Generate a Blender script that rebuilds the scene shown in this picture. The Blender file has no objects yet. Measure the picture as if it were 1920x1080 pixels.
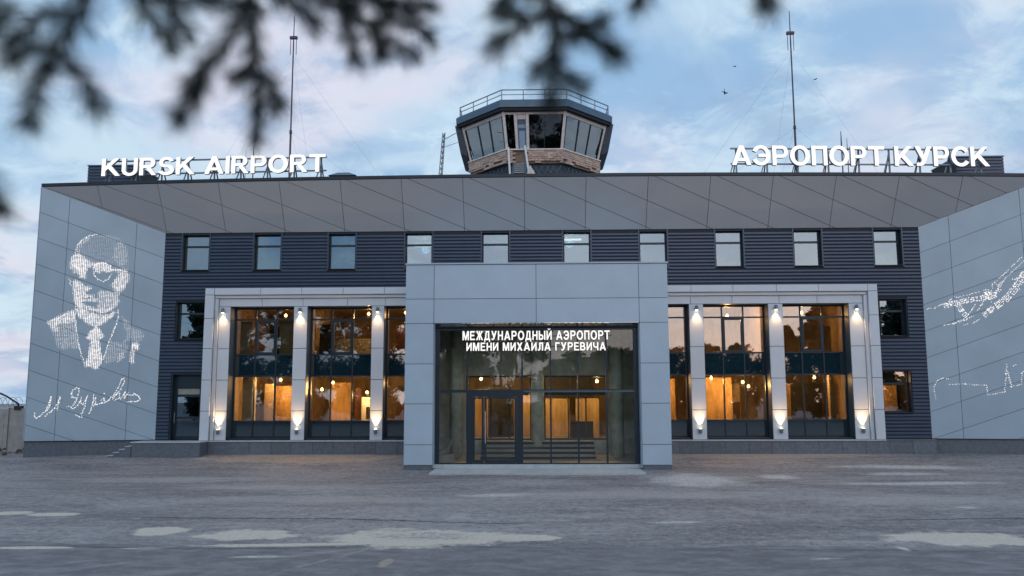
import bpy, bmesh, math, random
from mathutils import Vector, Matrix
random.seed(7)
R = math.radians
S = bpy.context.scene
COL = S.collection

# ------------------------------------------------------------------ camera
cam_d = bpy.data.cameras.new('camera')
cam = bpy.data.objects.new('camera', cam_d)
COL.objects.link(cam)
S.camera = cam
F_PX = 1450.0
cam_d.sensor_width = 36.0
cam_d.lens = F_PX / 1920 * 36
cam_d.shift_y = -(578.77 - 540) / 1920 * -1
cam.location = (0, -37.2, 2.4766)
PITCH, YAW, ROLL = 0.1189, 0.0243, 0.0029
cam.matrix_world = (Matrix.Translation(cam.location) @ Matrix.Rotation(YAW, 4, 'Z')
                    @ Matrix.Rotation(math.pi / 2 + PITCH, 4, 'X') @ Matrix.Rotation(-ROLL, 4, 'Z'))
cam_d.clip_start = 0.05
cam_d.clip_end = 4000
cam_d.dof.use_dof = True
cam_d.dof.focus_distance = 37.0
cam_d.dof.aperture_fstop = 1.25

# ------------------------------------------------------------------ render
S.render.engine = 'CYCLES'
S.cycles.use_denoising = True
S.cycles.max_bounces = 8
S.cycles.transparent_max_bounces = 12
S.cycles.sample_clamp_indirect = 4.0
S.cycles.caustics_reflective = False
S.cycles.caustics_refractive = False
S.view_settings.view_transform = 'Standard'
S.view_settings.look = 'None'
S.view_settings.gamma = 1
S.view_settings.exposure = 0.35
S.view_settings.use_curve_mapping = False

# ------------------------------------------------------------------ sky and sun (dusk, sun just above the horizon behind the camera)
SUN_EL, SUN_AZ = R(2.0), R(162)         # azimuth from +Y towards +X
W = bpy.data.worlds.new('World')
S.world = W
W.use_nodes = True
nt = W.node_tree
nt.nodes.clear()
def wn(t, **k):
    n = nt.nodes.new(t)
    for a, b in k.items(): setattr(n, a, b)
    return n
def L(a, b): nt.links.new(a, b)
sky = wn('ShaderNodeTexSky', sky_type='NISHITA', sun_disc=False, sun_elevation=SUN_EL, sun_rotation=SUN_AZ)
bg1 = wn('ShaderNodeBackground'); bg1.inputs[1].default_value = 0.15
L(sky.outputs[0], bg1.inputs[0])
tc = wn('ShaderNodeTexCoord')
sep = wn('ShaderNodeSeparateXYZ'); L(tc.outputs['Generated'], sep.inputs[0])
zc = wn('ShaderNodeMath', operation='MAXIMUM'); L(sep.outputs[2], zc.inputs[0]); zc.inputs[1].default_value = 0.0
za = wn('ShaderNodeMath', operation='ADD'); L(zc.outputs[0], za.inputs[0]); za.inputs[1].default_value = 0.22
dx = wn('ShaderNodeMath', operation='DIVIDE'); L(sep.outputs[0], dx.inputs[0]); L(za.outputs[0], dx.inputs[1])
dy = wn('ShaderNodeMath', operation='DIVIDE'); L(sep.outputs[1], dy.inputs[0]); L(za.outputs[0], dy.inputs[1])
cv = wn('ShaderNodeCombineXYZ'); L(dx.outputs[0], cv.inputs[0]); L(dy.outputs[0], cv.inputs[1])
def wnoise(scale, detail, off, rough=.55, dist=0.0):
    mp = wn('ShaderNodeMapping'); L(cv.outputs[0], mp.inputs[0]); mp.inputs['Location'].default_value = off
    n = wn('ShaderNodeTexNoise'); L(mp.outputs[0], n.inputs['Vector'])
    n.inputs['Scale'].default_value = scale; n.inputs['Detail'].default_value = detail
    n.inputs['Roughness'].default_value = rough; n.inputs['Distortion'].default_value = dist
    return n.outputs[0]
def wramp(src, a, b):
    r = wn('ShaderNodeMapRange', interpolation_type='SMOOTHSTEP'); L(src, r.inputs[0])
    r.inputs[1].default_value = a; r.inputs[2].default_value = b
    return r.outputs[0]
def wmix(f, a, b):
    m = wn('ShaderNodeMix', data_type='RGBA'); L(f, m.inputs[0])
    for v, i in ((a, 6), (b, 7)):
        if isinstance(v, tuple): m.inputs[i].default_value = v + (1,)
        else: L(v, m.inputs[i])
    return m.outputs[2]
c1 = wramp(wnoise(1.7, 7, (3.1, .7, 0), .55, .6), .36, .62)
c2 = wramp(wnoise(3.6, 7, (7.7, 4.2, 0), .62, .8), .46, .66)
c3 = wramp(wnoise(1.1, 4, (1.3, 9.1, 0), .5, .4), .50, .70)
c4 = wramp(wnoise(2.8, 7, (11.3, 2.1, 0), .62, .5), .50, .66)
base = wmix(c1, (.31, .51, .77), (.59, .75, .90))
base = wmix(c2, base, (.61, .78, .93))
pk = wn('ShaderNodeMath', operation='MULTIPLY'); L(c3, pk.inputs[0]); pk.inputs[1].default_value = .75
base = wmix(pk.outputs[0], base, (.80, .75, .87))
dk = wn('ShaderNodeMath', operation='MULTIPLY'); L(c4, dk.inputs[0]); dk.inputs[1].default_value = .7
base = wmix(dk.outputs[0], base, (.30, .45, .68))
bg2 = wn('ShaderNodeBackground'); L(base, bg2.inputs[0]); bg2.inputs[1].default_value = 0.90
mxs = wn('ShaderNodeMixShader'); mxs.inputs[0].default_value = .82
L(bg1.outputs[0], mxs.inputs[1]); L(bg2.outputs[0], mxs.inputs[2])
wo = wn('ShaderNodeOutputWorld'); L(mxs.outputs[0], wo.inputs[0])

sd = bpy.data.lights.new('sun', 'SUN')
sd.energy = 0.5; sd.angle = R(60); sd.color = (1, .80, .72)
sun = bpy.data.objects.new('sun', sd); COL.objects.link(sun)
sv = Vector((math.sin(SUN_AZ) * math.cos(R(6)), math.cos(SUN_AZ) * math.cos(R(6)), math.sin(R(6))))
sun.rotation_euler = sv.to_track_quat('Z', 'Y').to_euler()

# ------------------------------------------------------------------ materials
def new_mat(name):
    m = bpy.data.materials.new(name); m.use_nodes = True
    t = m.node_tree; t.nodes.clear()
    o = t.nodes.new('ShaderNodeOutputMaterial')
    return m, t, o
def mat(name, col, rough=.5, metal=0, var=.08, scale=3.0, bump=0.0, bscale=40, spec=.5, objvar=0.0, streak=None):
    m, t, o = new_mat(name)
    b = t.nodes.new('ShaderNodeBsdfPrincipled')
    t.links.new(b.outputs[0], o.inputs[0])
    b.inputs['Roughness'].default_value = rough
    b.inputs['Metallic'].default_value = metal
    b.inputs['Specular IOR Level'].default_value = spec
    tc = t.nodes.new('ShaderNodeTexCoord')
    src = tc.outputs['Object']
    if streak:
        mp = t.nodes.new('ShaderNodeMapping'); t.links.new(src, mp.inputs[0])
        mp.inputs['Scale'].default_value = streak; src = mp.outputs[0]
    n = t.nodes.new('ShaderNodeTexNoise'); t.links.new(src, n.inputs['Vector'])
    n.inputs['Scale'].default_value = scale; n.inputs['Detail'].default_value = 6; n.inputs['Roughness'].default_value = .6
    mr = t.nodes.new('ShaderNodeMapRange'); t.links.new(n.outputs[0], mr.inputs[0])
    mr.inputs[1].default_value = .3; mr.inputs[2].default_value = .7
    mr.inputs[3].default_value = 1 - var; mr.inputs[4].default_value = 1 + var
    fac = mr.outputs[0]
    if objvar:
        oi = t.nodes.new('ShaderNodeObjectInfo')
        m2 = t.nodes.new('ShaderNodeMapRange'); t.links.new(oi.outputs['Random'], m2.inputs[0])
        m2.inputs[3].default_value = 1 - objvar; m2.inputs[4].default_value = 1 + objvar
        mm = t.nodes.new('ShaderNodeMath'); mm.operation = 'MULTIPLY'
        t.links.new(fac, mm.inputs[0]); t.links.new(m2.outputs[0], mm.inputs[1]); fac = mm.outputs[0]
    vm = t.nodes.new('ShaderNodeVectorMath'); vm.operation = 'SCALE'
    vm.inputs[0].default_value = col; t.links.new(fac, vm.inputs['Scale'])
    t.links.new(vm.outputs[0], b.inputs['Base Color'])
    if bump:
        n2 = t.nodes.new('ShaderNodeTexNoise'); t.links.new(tc.outputs['Object'], n2.inputs['Vector'])
        n2.inputs['Scale'].default_value = bscale; n2.inputs['Detail'].default_value = 4
        bp = t.nodes.new('ShaderNodeBump'); bp.inputs['Strength'].default_value = bump; bp.inputs['Distance'].default_value = .02
        t.links.new(n2.outputs[0], bp.inputs['Height']); t.links.new(bp.outputs[0], b.inputs['Normal'])
    return m
def emit(name, col, s):
    m, t, o = new_mat(name)
    e = t.nodes.new('ShaderNodeEmission'); e.inputs[0].default_value = col + (1,); e.inputs[1].default_value = s
    t.links.new(e.outputs[0], o.inputs[0])
    return m
def glass(name, tint, refl, back=(.9, .95, 1.0), wob=.02):
    m, t, o = new_mat(name)
    tr = t.nodes.new('ShaderNodeBsdfTransparent'); tr.inputs[0].default_value = tint + (1,)
    g = t.nodes.new('ShaderNodeBsdfGlossy'); g.inputs[0].default_value = back + (1,); g.inputs['Roughness'].default_value = .01
    lw = t.nodes.new('ShaderNodeLayerWeight'); lw.inputs[0].default_value = .25
    mr = t.nodes.new('ShaderNodeMapRange'); t.links.new(lw.outputs['Fresnel'], mr.inputs[0])
    mr.inputs[3].default_value = refl; mr.inputs[4].default_value = 1
    tc = t.nodes.new('ShaderNodeTexCoord')
    n = t.nodes.new('ShaderNodeTexNoise'); t.links.new(tc.outputs['Object'], n.inputs['Vector']); n.inputs['Scale'].default_value = 1.3
    bp = t.nodes.new('ShaderNodeBump'); bp.inputs['Strength'].default_value = wob; bp.inputs['Distance'].default_value = .1
    t.links.new(n.outputs[0], bp.inputs['Height']); t.links.new(bp.outputs[0], g.inputs['Normal'])
    mx = t.nodes.new('ShaderNodeMixShader')
    t.links.new(mr.outputs[0], mx.inputs[0]); t.links.new(tr.outputs[0], mx.inputs[1]); t.links.new(g.outputs[0], mx.inputs[2])
    t.links.new(mx.outputs[0], o.inputs[0])
    return m
M = {}
M['wing'] = mat('wing_composite', (.395, .50, .585), .36, 0, .06, .7, objvar=.035)
M['portal'] = mat('portal_composite', (.46, .575, .68), .32, 0, .05, .8, objvar=.03)
M['soffit'] = mat('soffit_composite', (.47, .49, .51), .30, .2, .03, .8, objvar=.03)
M['soffit_glossy'] = mat('glossy_soffit', (.55, .58, .62), .04, .9, .02)
M['white'] = mat('white_composite', (.65, .70, .76), .4, 0, .03, 1.5, objvar=.02)
M['slat'] = mat('slate_metal', (.056, .082, .130), .33, .3, .06, 2.0, objvar=.05)
M['dark'] = mat('dark_backing', (.016, .02, .028), .7)
M['trim'] = mat('dark_trim', (.022, .032, .046), .4, .3)
M['frame'] = mat('window_frame_metal', (.020, .036, .052), .4, .3)
M['frame_grey'] = mat('grey_mullion', (.09, .13, .16), .4, .3)
M['granite'] = mat('grey_granite', (.13, .155, .185), .45, 0, .22, 9, .15, 60, objvar=.1)
M['stone_light'] = mat('pale_step_stone', (.50, .53, .56), .6, 0, .12, 5, .1, 50)
M['concrete'] = mat('grey_concrete', (.40, .39, .38), .85, 0, .2, 2.5, .3, 25)
M['concrete_in'] = mat('raw_concrete', (.60, .63, .56), .85, 0, .3, 2.0, .3, 15)
M['plaster'] = mat('warm_plaster', (.44, .35, .24), .8, 0, .42, 1.6, streak=(1, 1, .35))
M['plaster2'] = mat('ochre_board', (.50, .32, .13), .7, 0, .38, 2.2, streak=(1.6, 1, .3))
M['ceil'] = mat('ceiling_plaster', (.55, .46, .34), .85, 0, .15, 2)
M['floor_in'] = mat('screed_floor', (.20, .18, .15), .7, 0, .2, 2)
M['wood_dark'] = mat('dark_wood', (.09, .035, .018), .5, 0, .25, 4)
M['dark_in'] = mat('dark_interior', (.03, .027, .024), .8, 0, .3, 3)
M['white_in'] = mat('white_paint', (.7, .7, .7), .6)
M['curtain'] = mat('pale_blind', (.32, .33, .28), .8, 0, .15, 4)
M['roof'] = mat('roof_membrane', (.05, .055, .06), .8, 0, .2, 1)
M['steel'] = mat('galvanised_steel', (.18, .22, .27), .45, .6, .12, 6)
M['mast'] = mat('mast_paint', (.10, .07, .10), .5, .2, .2, 4)
M['chrome'] = mat('brushed_steel', (.6, .62, .65), .25, .9)
M['brick'] = mat('weathered_brick', (.56, .42, .35), .9, 0, .28, 7, .4, 30, objvar=.2)
M['mortar'] = mat('mortar', (.24, .18, .15), .9, 0, .3, 4, .4, 20)
M['white_old'] = mat('old_white_paint', (.72, .67, .64), .7, 0, .22, 6)
M['tower_metal'] = mat('tower_fascia', (.085, .145, .21), .4, .3, .1, 2)
M['tower_dark'] = mat('tower_base', (.05, .07, .10), .7, 0, .25, 3)
M['door_blue'] = mat('pale_blue_door', (.27, .42, .58), .4, 0, .08, 2)
M['asph_crumb'] = mat('rubble', (.12, .10, .08), .9, 0, .4, 6, .5, 20)
M['bark'] = mat('pine_bark', (.045, .032, .022), .9, 0, .3, 12, .5, 40)
M['needle'] = mat('pine_needles', (.026, .042, .036), .6, 0, .35, 6)
M['leaf'] = mat('tree_leaves', (.022, .036, .018), .8, 0, .4, 1.5, objvar=.2)
M['bird'] = mat('bird_plumage', (.02, .02, .022), .7)
M['letter'] = emit('lit_letter_face', (1, .985, .96), .92)
M['letter_side'] = mat('letter_return', (.55, .56, .6), .5)
M['bulb'] = emit('warm_bulb', (1, .62, .22), 14)
M['tube'] = emit('fluorescent_tube', (1, .97, .88), 2.6)
M['lamp_face'] = emit('sconce_lens', (1, .80, .50), 9)
M['perf'] = emit('backlit_perforation', (1, .95, .94), .88)
M['glass_bay'] = glass('bay_glass', (.90, .84, .74), .17)
M['glass_win'] = glass('window_glass', (.45, .52, .54), .24, (.68, .86, 1.0))
M['glass_door'] = glass('entrance_glass', (.93, .96, .94), .03, wob=.01)
M['glass_tower'] = glass('tower_glass', (.34, .36, .36), .19)
def spandrel_mat():
    m = mat('spandrel_glass', (.010, .032, .046), .03, 0, .1, 1, spec=.8)
    b = [n for n in m.node_tree.nodes if n.type == 'BSDF_PRINCIPLED'][0]
    b.inputs['Coat Weight'].default_value = 1; b.inputs['Coat IOR'].default_value = 2.0; b.inputs['Coat Roughness'].default_value = .01
    return m
M['spandrel'] = spandrel_mat()

# ------------------------------------------------------------------ mesh helpers
class MB:
    def __init__(s): s.v = []; s.f = []; s.m = []
    def add(s, vs, fs, mi=0):
        n = len(s.v); s.v += [tuple(v) for v in vs]
        for f in fs: s.f.append(tuple(i + n for i in f)); s.m.append(mi)
    def box(s, x0, x1, y0, y1, z0, z1, mi=0):
        s.add([(x, y, z) for z in (z0, z1) for y in (y0, y1) for x in (x0, x1)],
              [(0, 2, 3, 1), (4, 5, 7, 6), (0, 1, 5, 4), (2, 6, 7, 3), (0, 4, 6, 2), (1, 3, 7, 5)], mi)
    def bar(s, a, b, w, h=None, mi=0):
        h = h or w
        a = Vector(a); b = Vector(b); d = (b - a).normalized()
        up = Vector((0, 0, 1)) if abs(d.z) < .95 else Vector((0, 1, 0))
        x = d.cross(up).normalized() * w / 2; y = x.cross(d).normalized() * h / 2
        vs = [p + i * x + j * y for p in (a, b) for i, j in ((-1, -1), (1, -1), (1, 1), (-1, 1))]
        s.add(vs, [(0, 1, 2, 3), (7, 6, 5, 4), (0, 4, 5, 1), (1, 5, 6, 2), (2, 6, 7, 3), (3, 7, 4, 0)], mi)
    def tube(s, pts, rad, n=8, mi=0):
        pts = [Vector(p) for p in pts]
        rs = rad if isinstance(rad, (list, tuple)) else [rad] * len(pts)
        vs = []
        for i, p in enumerate(pts):
            d = (pts[min(i + 1, len(pts) - 1)] - pts[max(i - 1, 0)]).normalized()
            up = Vector((0, 0, 1)) if abs(d.z) < .9 else Vector((0, 1, 0))
            x = d.cross(up).normalized(); y = d.cross(x)
            for k in range(n):
                a = 2 * math.pi * k / n
                vs.append(p + (x * math.cos(a) + y * math.sin(a)) * rs[i])
        fs = [(i * n + k, i * n + (k + 1) % n, (i + 1) * n + (k + 1) % n, (i + 1) * n + k) for i in range(len(pts) - 1) for k in range(n)]
        fs += [tuple(range(n))[::-1], tuple((len(pts) - 1) * n + k for k in range(n))]
        s.add(vs, fs, mi)
    def slab(s, front, back, mi=0):          # two matching polygons -> closed prism
        n = len(front)
        s.add(list(front) + list(back), [tuple(range(n)), tuple(range(2 * n - 1, n - 1, -1))] +
              [((k + 1) % n, k, n + k, n + (k + 1) % n) for k in range(n)], mi)
    def mesh(s, name, mats):
        me = bpy.data.meshes.new(name)
        me.from_pydata(s.v, [], s.f); 
        for m in (mats if isinstance(mats, list) else [mats]): me.materials.append(m)
        if any(s.m): me.polygons.foreach_set('material_index', s.m)
        bm = bmesh.new(); bm.from_mesh(me); bmesh.ops.recalc_face_normals(bm, faces=bm.faces); bm.to_mesh(me); bm.free()
        return me
    def build(s, name, mats, parent=None, **props):
        return link(name, s.mesh(name, mats), parent, **props)
def link(name, me, parent=None, **props):
    o = bpy.data.objects.new(name, me); COL.objects.link(o)
    if parent is not None:
        o.parent = parent
        # all geometry is authored in world coordinates: cancel the parents' offsets
        o.matrix_parent_inverse = world_of(parent).inverted()
    for k, v in props.items(): o[k] = v
    return o
def world_of(o):
    m = Matrix.Translation(o.location) @ o.rotation_euler.to_matrix().to_4x4()
    return world_of(o.parent) @ o.matrix_parent_inverse @ m if o.parent else m
def thing(name, label, cat, loc=(0, 0, 0), group=None):
    o = bpy.data.objects.new(name, None); COL.objects.link(o)
    o.location = loc; o.empty_display_size = .3
    tag(o, label, cat, group)
    return o
def tag(o, label, cat, group=None):
    o['label'] = label; o['category'] = cat
    if group: o['group'] = group
    return o
def box(name, m, parent, x0, x1, y0, y1, z0, z1, **p):
    b = MB(); b.box(x0, x1, y0, y1, z0, z1)
    return b.build(name, m, parent, **p)
def smooth(o):
    o.data.polygons.foreach_set('use_smooth', [True] * len(o.data.polygons))
def clip(poly, a, b, c):                      # keep a*x+b*y <= c
    out = []
    for i in range(len(poly)):
        p, q = poly[i], poly[(i + 1) % len(poly)]
        dp, dq = a * p[0] + b * p[1] - c, a * q[0] + b * q[1] - c
        if dp <= 0: out.append(p)
        if (dp < 0 < dq) or (dq < 0 < dp):
            t = dp / (dp - dq); out.append((p[0] + (q[0] - p[0]) * t, p[1] + (q[1] - p[1]) * t))
    return out
def inset(poly, g):
    n = len(poly); ar = sum(poly[i][0] * poly[(i + 1) % n][1] - poly[(i + 1) % n][0] * poly[i][1] for i in range(n))
    sg = 1 if ar > 0 else -1
    out = list(poly)
    for i in range(n):
        p, q = poly[i], poly[(i + 1) % n]
        ex, ey = q[0] - p[0], q[1] - p[1]; l = math.hypot(ex, ey)
        if l < 1e-6: continue
        a, b = sg * ey / l, -sg * ex / l      # outward normal
        out = clip(out, a, b, a * p[0] + b * p[1] - g)
        if len(out) < 3: return []
    return out
def grid_wall(mb, x0, x1, z0, z1, y0, y1, holes, mi=0):
    xs = sorted({x0, x1} | {min(max(h[i], x0), x1) for h in holes for i in (0, 1)})
    zs = sorted({z0, z1} | {min(max(h[i], z0), z1) for h in holes for i in (2, 3)})
    for zi in range(len(zs) - 1):
        run = None
        for xi in range(len(xs) - 1):
            cx, cz = (xs[xi] + xs[xi + 1]) / 2, (zs[zi] + zs[zi + 1]) / 2
            solid = not any(h[0] < cx < h[1] and h[2] < cz < h[3] for h in holes)
            if solid and run is None: run = xs[xi]
            if run is not None and (not solid or xi == len(xs) - 2):
                e = xs[xi + 1] if solid else xs[xi]
                mb.box(run, e, y0, y1, zs[zi], zs[zi + 1], mi); run = None

# ------------------------------------------------------------------ ground
def gz(y):
    if y >= -.5: return 0.0
    if y >= -4.5: return -.38 * (-.5 - y) / 4.0
    if y >= -8: return -.38 - .07 * (-4.5 - y) / 3.5
    return -.45
PATCH = [(-2.34,-20.16,2.16,1.23,'s'),(-0.12,-20.01,0.8,0.5,'s'),(-6.37,-19.58,1.18,0.70,'s'),(-8.56,-19.17,0.61,0.59,'s'),
 (-4.80,-20.85,2.4,0.2,'s'),(9.18,-20.11,1.6,0.90,'s'),(6.07,-8.0,1.9,2.4,'w'),(-1.12,-12.41,1.25,0.6,'w'),(9.47,-6.83,0.92,0.8,'w'),
 (14.54,-5.92,1.90,0.5,'w'),(13.63,-9.02,3.4,0.6,'w'),(-12.53,-16.70,0.76,0.38,'s'),(-13.90,-16.46,0.63,0.39,'s'),(3.55,-17.89,0.78,0.17,'w'),
 (11.86,-15.30,0.40,0.21,'w'),(-1.84,-16.95,0.3,0.7,'f'),(-2.66,-22.77,0.13,0.40,'o'),(-14.09,-7.59,4.80,.9,'f'),(0.10,-8.68,2.50,1.07,'f'),
 (15.76,-3.82,3.36,0.49,'w'),(-10.40,-1.5,4.8,1.4,'o'),(10.43,-0.9,5.2,.9,'o'),(-10.11,-21.30,0.86,0.17,'s'),(-5.24,-22.10,0.61,0.12,'w'),
 (7.32,-21.28,0.11,0.28,'w'),(2.5,-12.5,5,1.5,'f'),(-6,-13.5,6,1.2,'f'),(12,-13.5,5,1.4,'f'),(-9,-10.5,3.5,.9,'f'),(5.5,-22.2,.35,.07,'w'),(-7.9,-21.2,.5,.12,'s')]
def ground_mat():
    m, t, o = new_mat('worn_asphalt')
    N = t.nodes; K = t.links
    b = N.new('ShaderNodeBsdfPrincipled'); K.new(b.outputs[0], o.inputs[0])
    geo = N.new('ShaderNodeNewGeometry'); pos = geo.outputs['Position']
    def noise(scale, detail=5, rough=.6, stretch=(1, 1, 1), off=(0, 0, 0)):
        mp = N.new('ShaderNodeMapping'); K.new(pos, mp.inputs[0]); mp.inputs['Scale'].default_value = stretch; mp.inputs['Location'].default_value = off
        n = N.new('ShaderNodeTexNoise'); K.new(mp.outputs[0], n.inputs['Vector'])
        n.inputs['Scale'].default_value = scale; n.inputs['Detail'].default_value = detail; n.inputs['Roughness'].default_value = rough
        return n
    def mth(op, a, c=None, clampv=False):
        n = N.new('ShaderNodeMath'); n.operation = op; n.use_clamp = clampv
        for i, v in enumerate((a, c)):
            if v is None: continue
            if isinstance(v, (int, float)): n.inputs[i].default_value = v
            else: K.new(v, n.inputs[i])
        return n.outputs[0]
    def mr(s, a, c, lo=0, hi=1):
        n = N.new('ShaderNodeMapRange'); n.interpolation_type = 'SMOOTHSTEP'; K.new(s, n.inputs[0])
        for i, v in enumerate((a, c, lo, hi)): n.inputs[i + 1].default_value = v
        return n.outputs[0]
    def mix(f, a, c):
        n = N.new('ShaderNodeMix'); n.data_type = 'RGBA'
        if isinstance(f, float): n.inputs[0].default_value = f
        else: K.new(f, n.inputs[0])
        for v, i in ((a, 6), (c, 7)):
            if isinstance(v, tuple): n.inputs[i].default_value = v + (1,)
            else: K.new(v, n.inputs[i])
        return n.outputs[2]
    big = noise(.35, 6, .6, (.35, 1, 1)).outputs[0]
    mid = noise(1.6, 6, .65, (.25, 1, 1), (5, 2, 0)).outputs[0]
    fine = noise(14, 5, .7).outputs[0]
    grit = noise(90, 3, .7).outputs[0]
    col = mix(mr(big, .35, .65), (.192, .176, .184), (.330, .300, .302))
    col = mix(mth('MULTIPLY', mr(mid, .48, .72), .55), col, (.40, .355, .34))
    col = mix(mth('MULTIPLY', mr(fine, .45, .75), .35), col, (.095, .095, .11))
    col = mix(mth('MULTIPLY', mr(grit, .58, .72), .35), col, (.36, .35, .36))
    st1 = noise(2.2, 7, .72, (.10, 1.0, 1), (1, 4, 0)).outputs[0]
    st2 = noise(5.0, 6, .7, (.22, 1, 1), (8, 3, 0)).outputs[0]
    blot = noise(.8, 6, .7, (.7, 1, 1), (3, 17, 0)).outputs[0]
    col = mix(mth('MULTIPLY', mr(st1, .50, .66), .55), col, (.43, .385, .37))
    col = mix(mth('MULTIPLY', mr(st2, .55, .72), .40), col, (.075, .075, .088))
    col = mix(mth('MULTIPLY', mr(blot, .52, .70), .45), col, (.105, .104, .12))
    sp1 = noise(5.5, 6, .78, (1, 1, 1), (6, 6, 0)).outputs[0]
    sp2 = noise(13, 4, .8, (1, 1, 1), (2, 5, 0)).outputs[0]
    col = mix(mth('MULTIPLY', mr(sp1, .53, .64), .65), col, (.48, .43, .41))
    col = mix(mth('MULTIPLY', mr(sp1, .47, .37), .7), col, (.085, .082, .09))
    col = mix(mth('MULTIPLY', mr(sp2, .56, .66), .6), col, (.52, .47, .44))
    # smooth darker road strip nearest the camera, edge running along X
    sx = N.new('ShaderNodeSeparateXYZ'); K.new(pos, sx.inputs[0])
    wv = noise(.5, 4, .6, (1, .0, 0)).outputs[0]
    yl = mth('ADD', sx.outputs[1], mth('MULTIPLY', mth('SUBTRACT', wv, .5), 1.0))
    yl = mth('ADD', yl, mth('MULTIPLY', sx.outputs[0], .022))
    road = mr(yl, -20.90, -21.02)
    rn = noise(3, 6, .7, (.5, 1, 1), (9, 0, 0)).outputs[0]
    roadcol = mix(mr(rn, .35, .7), (.158, .146, .156), (.268, .245, .252))
    roadcol = mix(mth('MULTIPLY', mr(grit, .6, .72), .3), roadcol, (.26, .25, .26))
    roadcol = mix(mth('MULTIPLY', mr(sp1, .54, .66), .45), roadcol, (.33, .315, .315))
    roadcol = mix(mth('MULTIPLY', mr(sp2, .58, .70), .4), roadcol, (.07, .07, .08))
    col = mix(road, col, roadcol)
    # dust and sand patches; orange sand along the walls has warm glow painted in
    wA = noise(1.5, 7, .72, (1, 1, 1), (2, 8, 0)); wB = noise(7, 4, .7, (1, 1, 1), (4, 1, 0)).outputs[0]
    wav = N.new('ShaderNodeVectorMath'); wav.operation = 'SUBTRACT'; K.new(wA.outputs['Color'], wav.inputs[0]); wav.inputs[1].default_value = (.5, .5, .5)
    groups = {'s': ((.70, .61, .51), .92), 'w': ((.72, .67, .64), .85), 'o': ((.56, .44, .34), .62), 'f': ((.52, .46, .44), .6)}
    for g, (pc, am) in groups.items():
        acc = None
        for (cx, cy, rx, ry, k) in PATCH:
            if k != g: continue
            s1 = N.new('ShaderNodeVectorMath'); s1.operation = 'SUBTRACT'; K.new(pos, s1.inputs[0]); s1.inputs[1].default_value = (cx, cy, 0)
            s2 = N.new('ShaderNodeVectorMath'); s2.operation = 'MULTIPLY'; K.new(s1.outputs[0], s2.inputs[0]); s2.inputs[1].default_value = (1 / rx, 1 / ry, 0)
            s3 = N.new('ShaderNodeVectorMath'); s3.operation = 'MULTIPLY_ADD'; K.new(wav.outputs[0], s3.inputs[0]); s3.inputs[1].default_value = (1.7, 1.7, 0); K.new(s2.outputs[0], s3.inputs[2])
            ln = N.new('ShaderNodeVectorMath'); ln.operation = 'LENGTH'; K.new(s3.outputs[0], ln.inputs[0])
            v = mr(ln.outputs['Value'], 1.06, .78) if g in 'so' else mr(ln.outputs['Value'], 1.2, .35)
            acc = v if acc is None else mth('MAXIMUM', acc, v)
        tex = mr(wB, .30, .60, .35, 1.0) if g != 's' else mr(wB, .22, .5, .72, 1.0)
        acc = mth('MULTIPLY', mth('MULTIPLY', acc, tex), am)
        if g == 's':
            s1 = N.new('ShaderNodeVectorMath'); s1.operation = 'SUBTRACT'; K.new(pos, s1.inputs[0]); s1.inputs[1].default_value = (-2.3, -19.9, 0)
            s2 = N.new('ShaderNodeVectorMath'); s2.operation = 'MULTIPLY'; K.new(s1.outputs[0], s2.inputs[0]); s2.inputs[1].default_value = (1 / 1.25, 1 / .6, 0)
            s3 = N.new('ShaderNodeVectorMath'); s3.operation = 'MULTIPLY_ADD'; K.new(wav.outputs[0], s3.inputs[0]); s3.inputs[1].default_value = (2, 2, 0); K.new(s2.outputs[0], s3.inputs[2])
            ln = N.new('ShaderNodeVectorMath'); ln.operation = 'LENGTH'; K.new(s3.outputs[0], ln.inputs[0])
            acc = mth('MULTIPLY', acc, mth('SUBTRACT', 1.0, mth('MULTIPLY', mr(ln.outputs['Value'], 1.1, .5), mr(wB, .42, .55, 0, .75))))
        pcol = mix(mr(fine, .4, .7), pc, tuple(c * .78 for c in pc))
        col = mix(acc, col, pcol)
    # cracks along X
    def crack(x0, x1, y, slope, w, a):
        nonlocal col
        d = mth('ADD', mth('SUBTRACT', sx.outputs[1], y), mth('MULTIPLY', mth('SUBTRACT', sx.outputs[0], x0), -slope))
        d = mth('ADD', d, mth('MULTIPLY', mth('SUBTRACT', wA.outputs[0], .5), .5))
        f = mr(mth('ABSOLUTE', d), w * 1.4, w * .5)
        f = mth('MULTIPLY', f, mth('MULTIPLY', mr(sx.outputs[0], x0 - .4, x0 + .4), mr(sx.outputs[0], x1 + .4, x1 - .4)))
        f = mth('MULTIPLY', f, mr(wB, .3, .5, .3, a))
        col = mix(f, col, (.035, .033, .036))
    crack(-10.2, -.45, -17.1, -.09, .06, .9)
    crack(7.9, 13, -17.45, .02, .06, .95)
    crack(-15.9, -14.6, -13.2, 1.2, .07, .8)
    crack(-12.6, -11.4, -8.0, .4, .06, .8)
    crack(-9.5, -3.2, -21.15, -.02, .035, .7)
    crack(-14, 14, -20.98, -.022, .03, .5)
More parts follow.
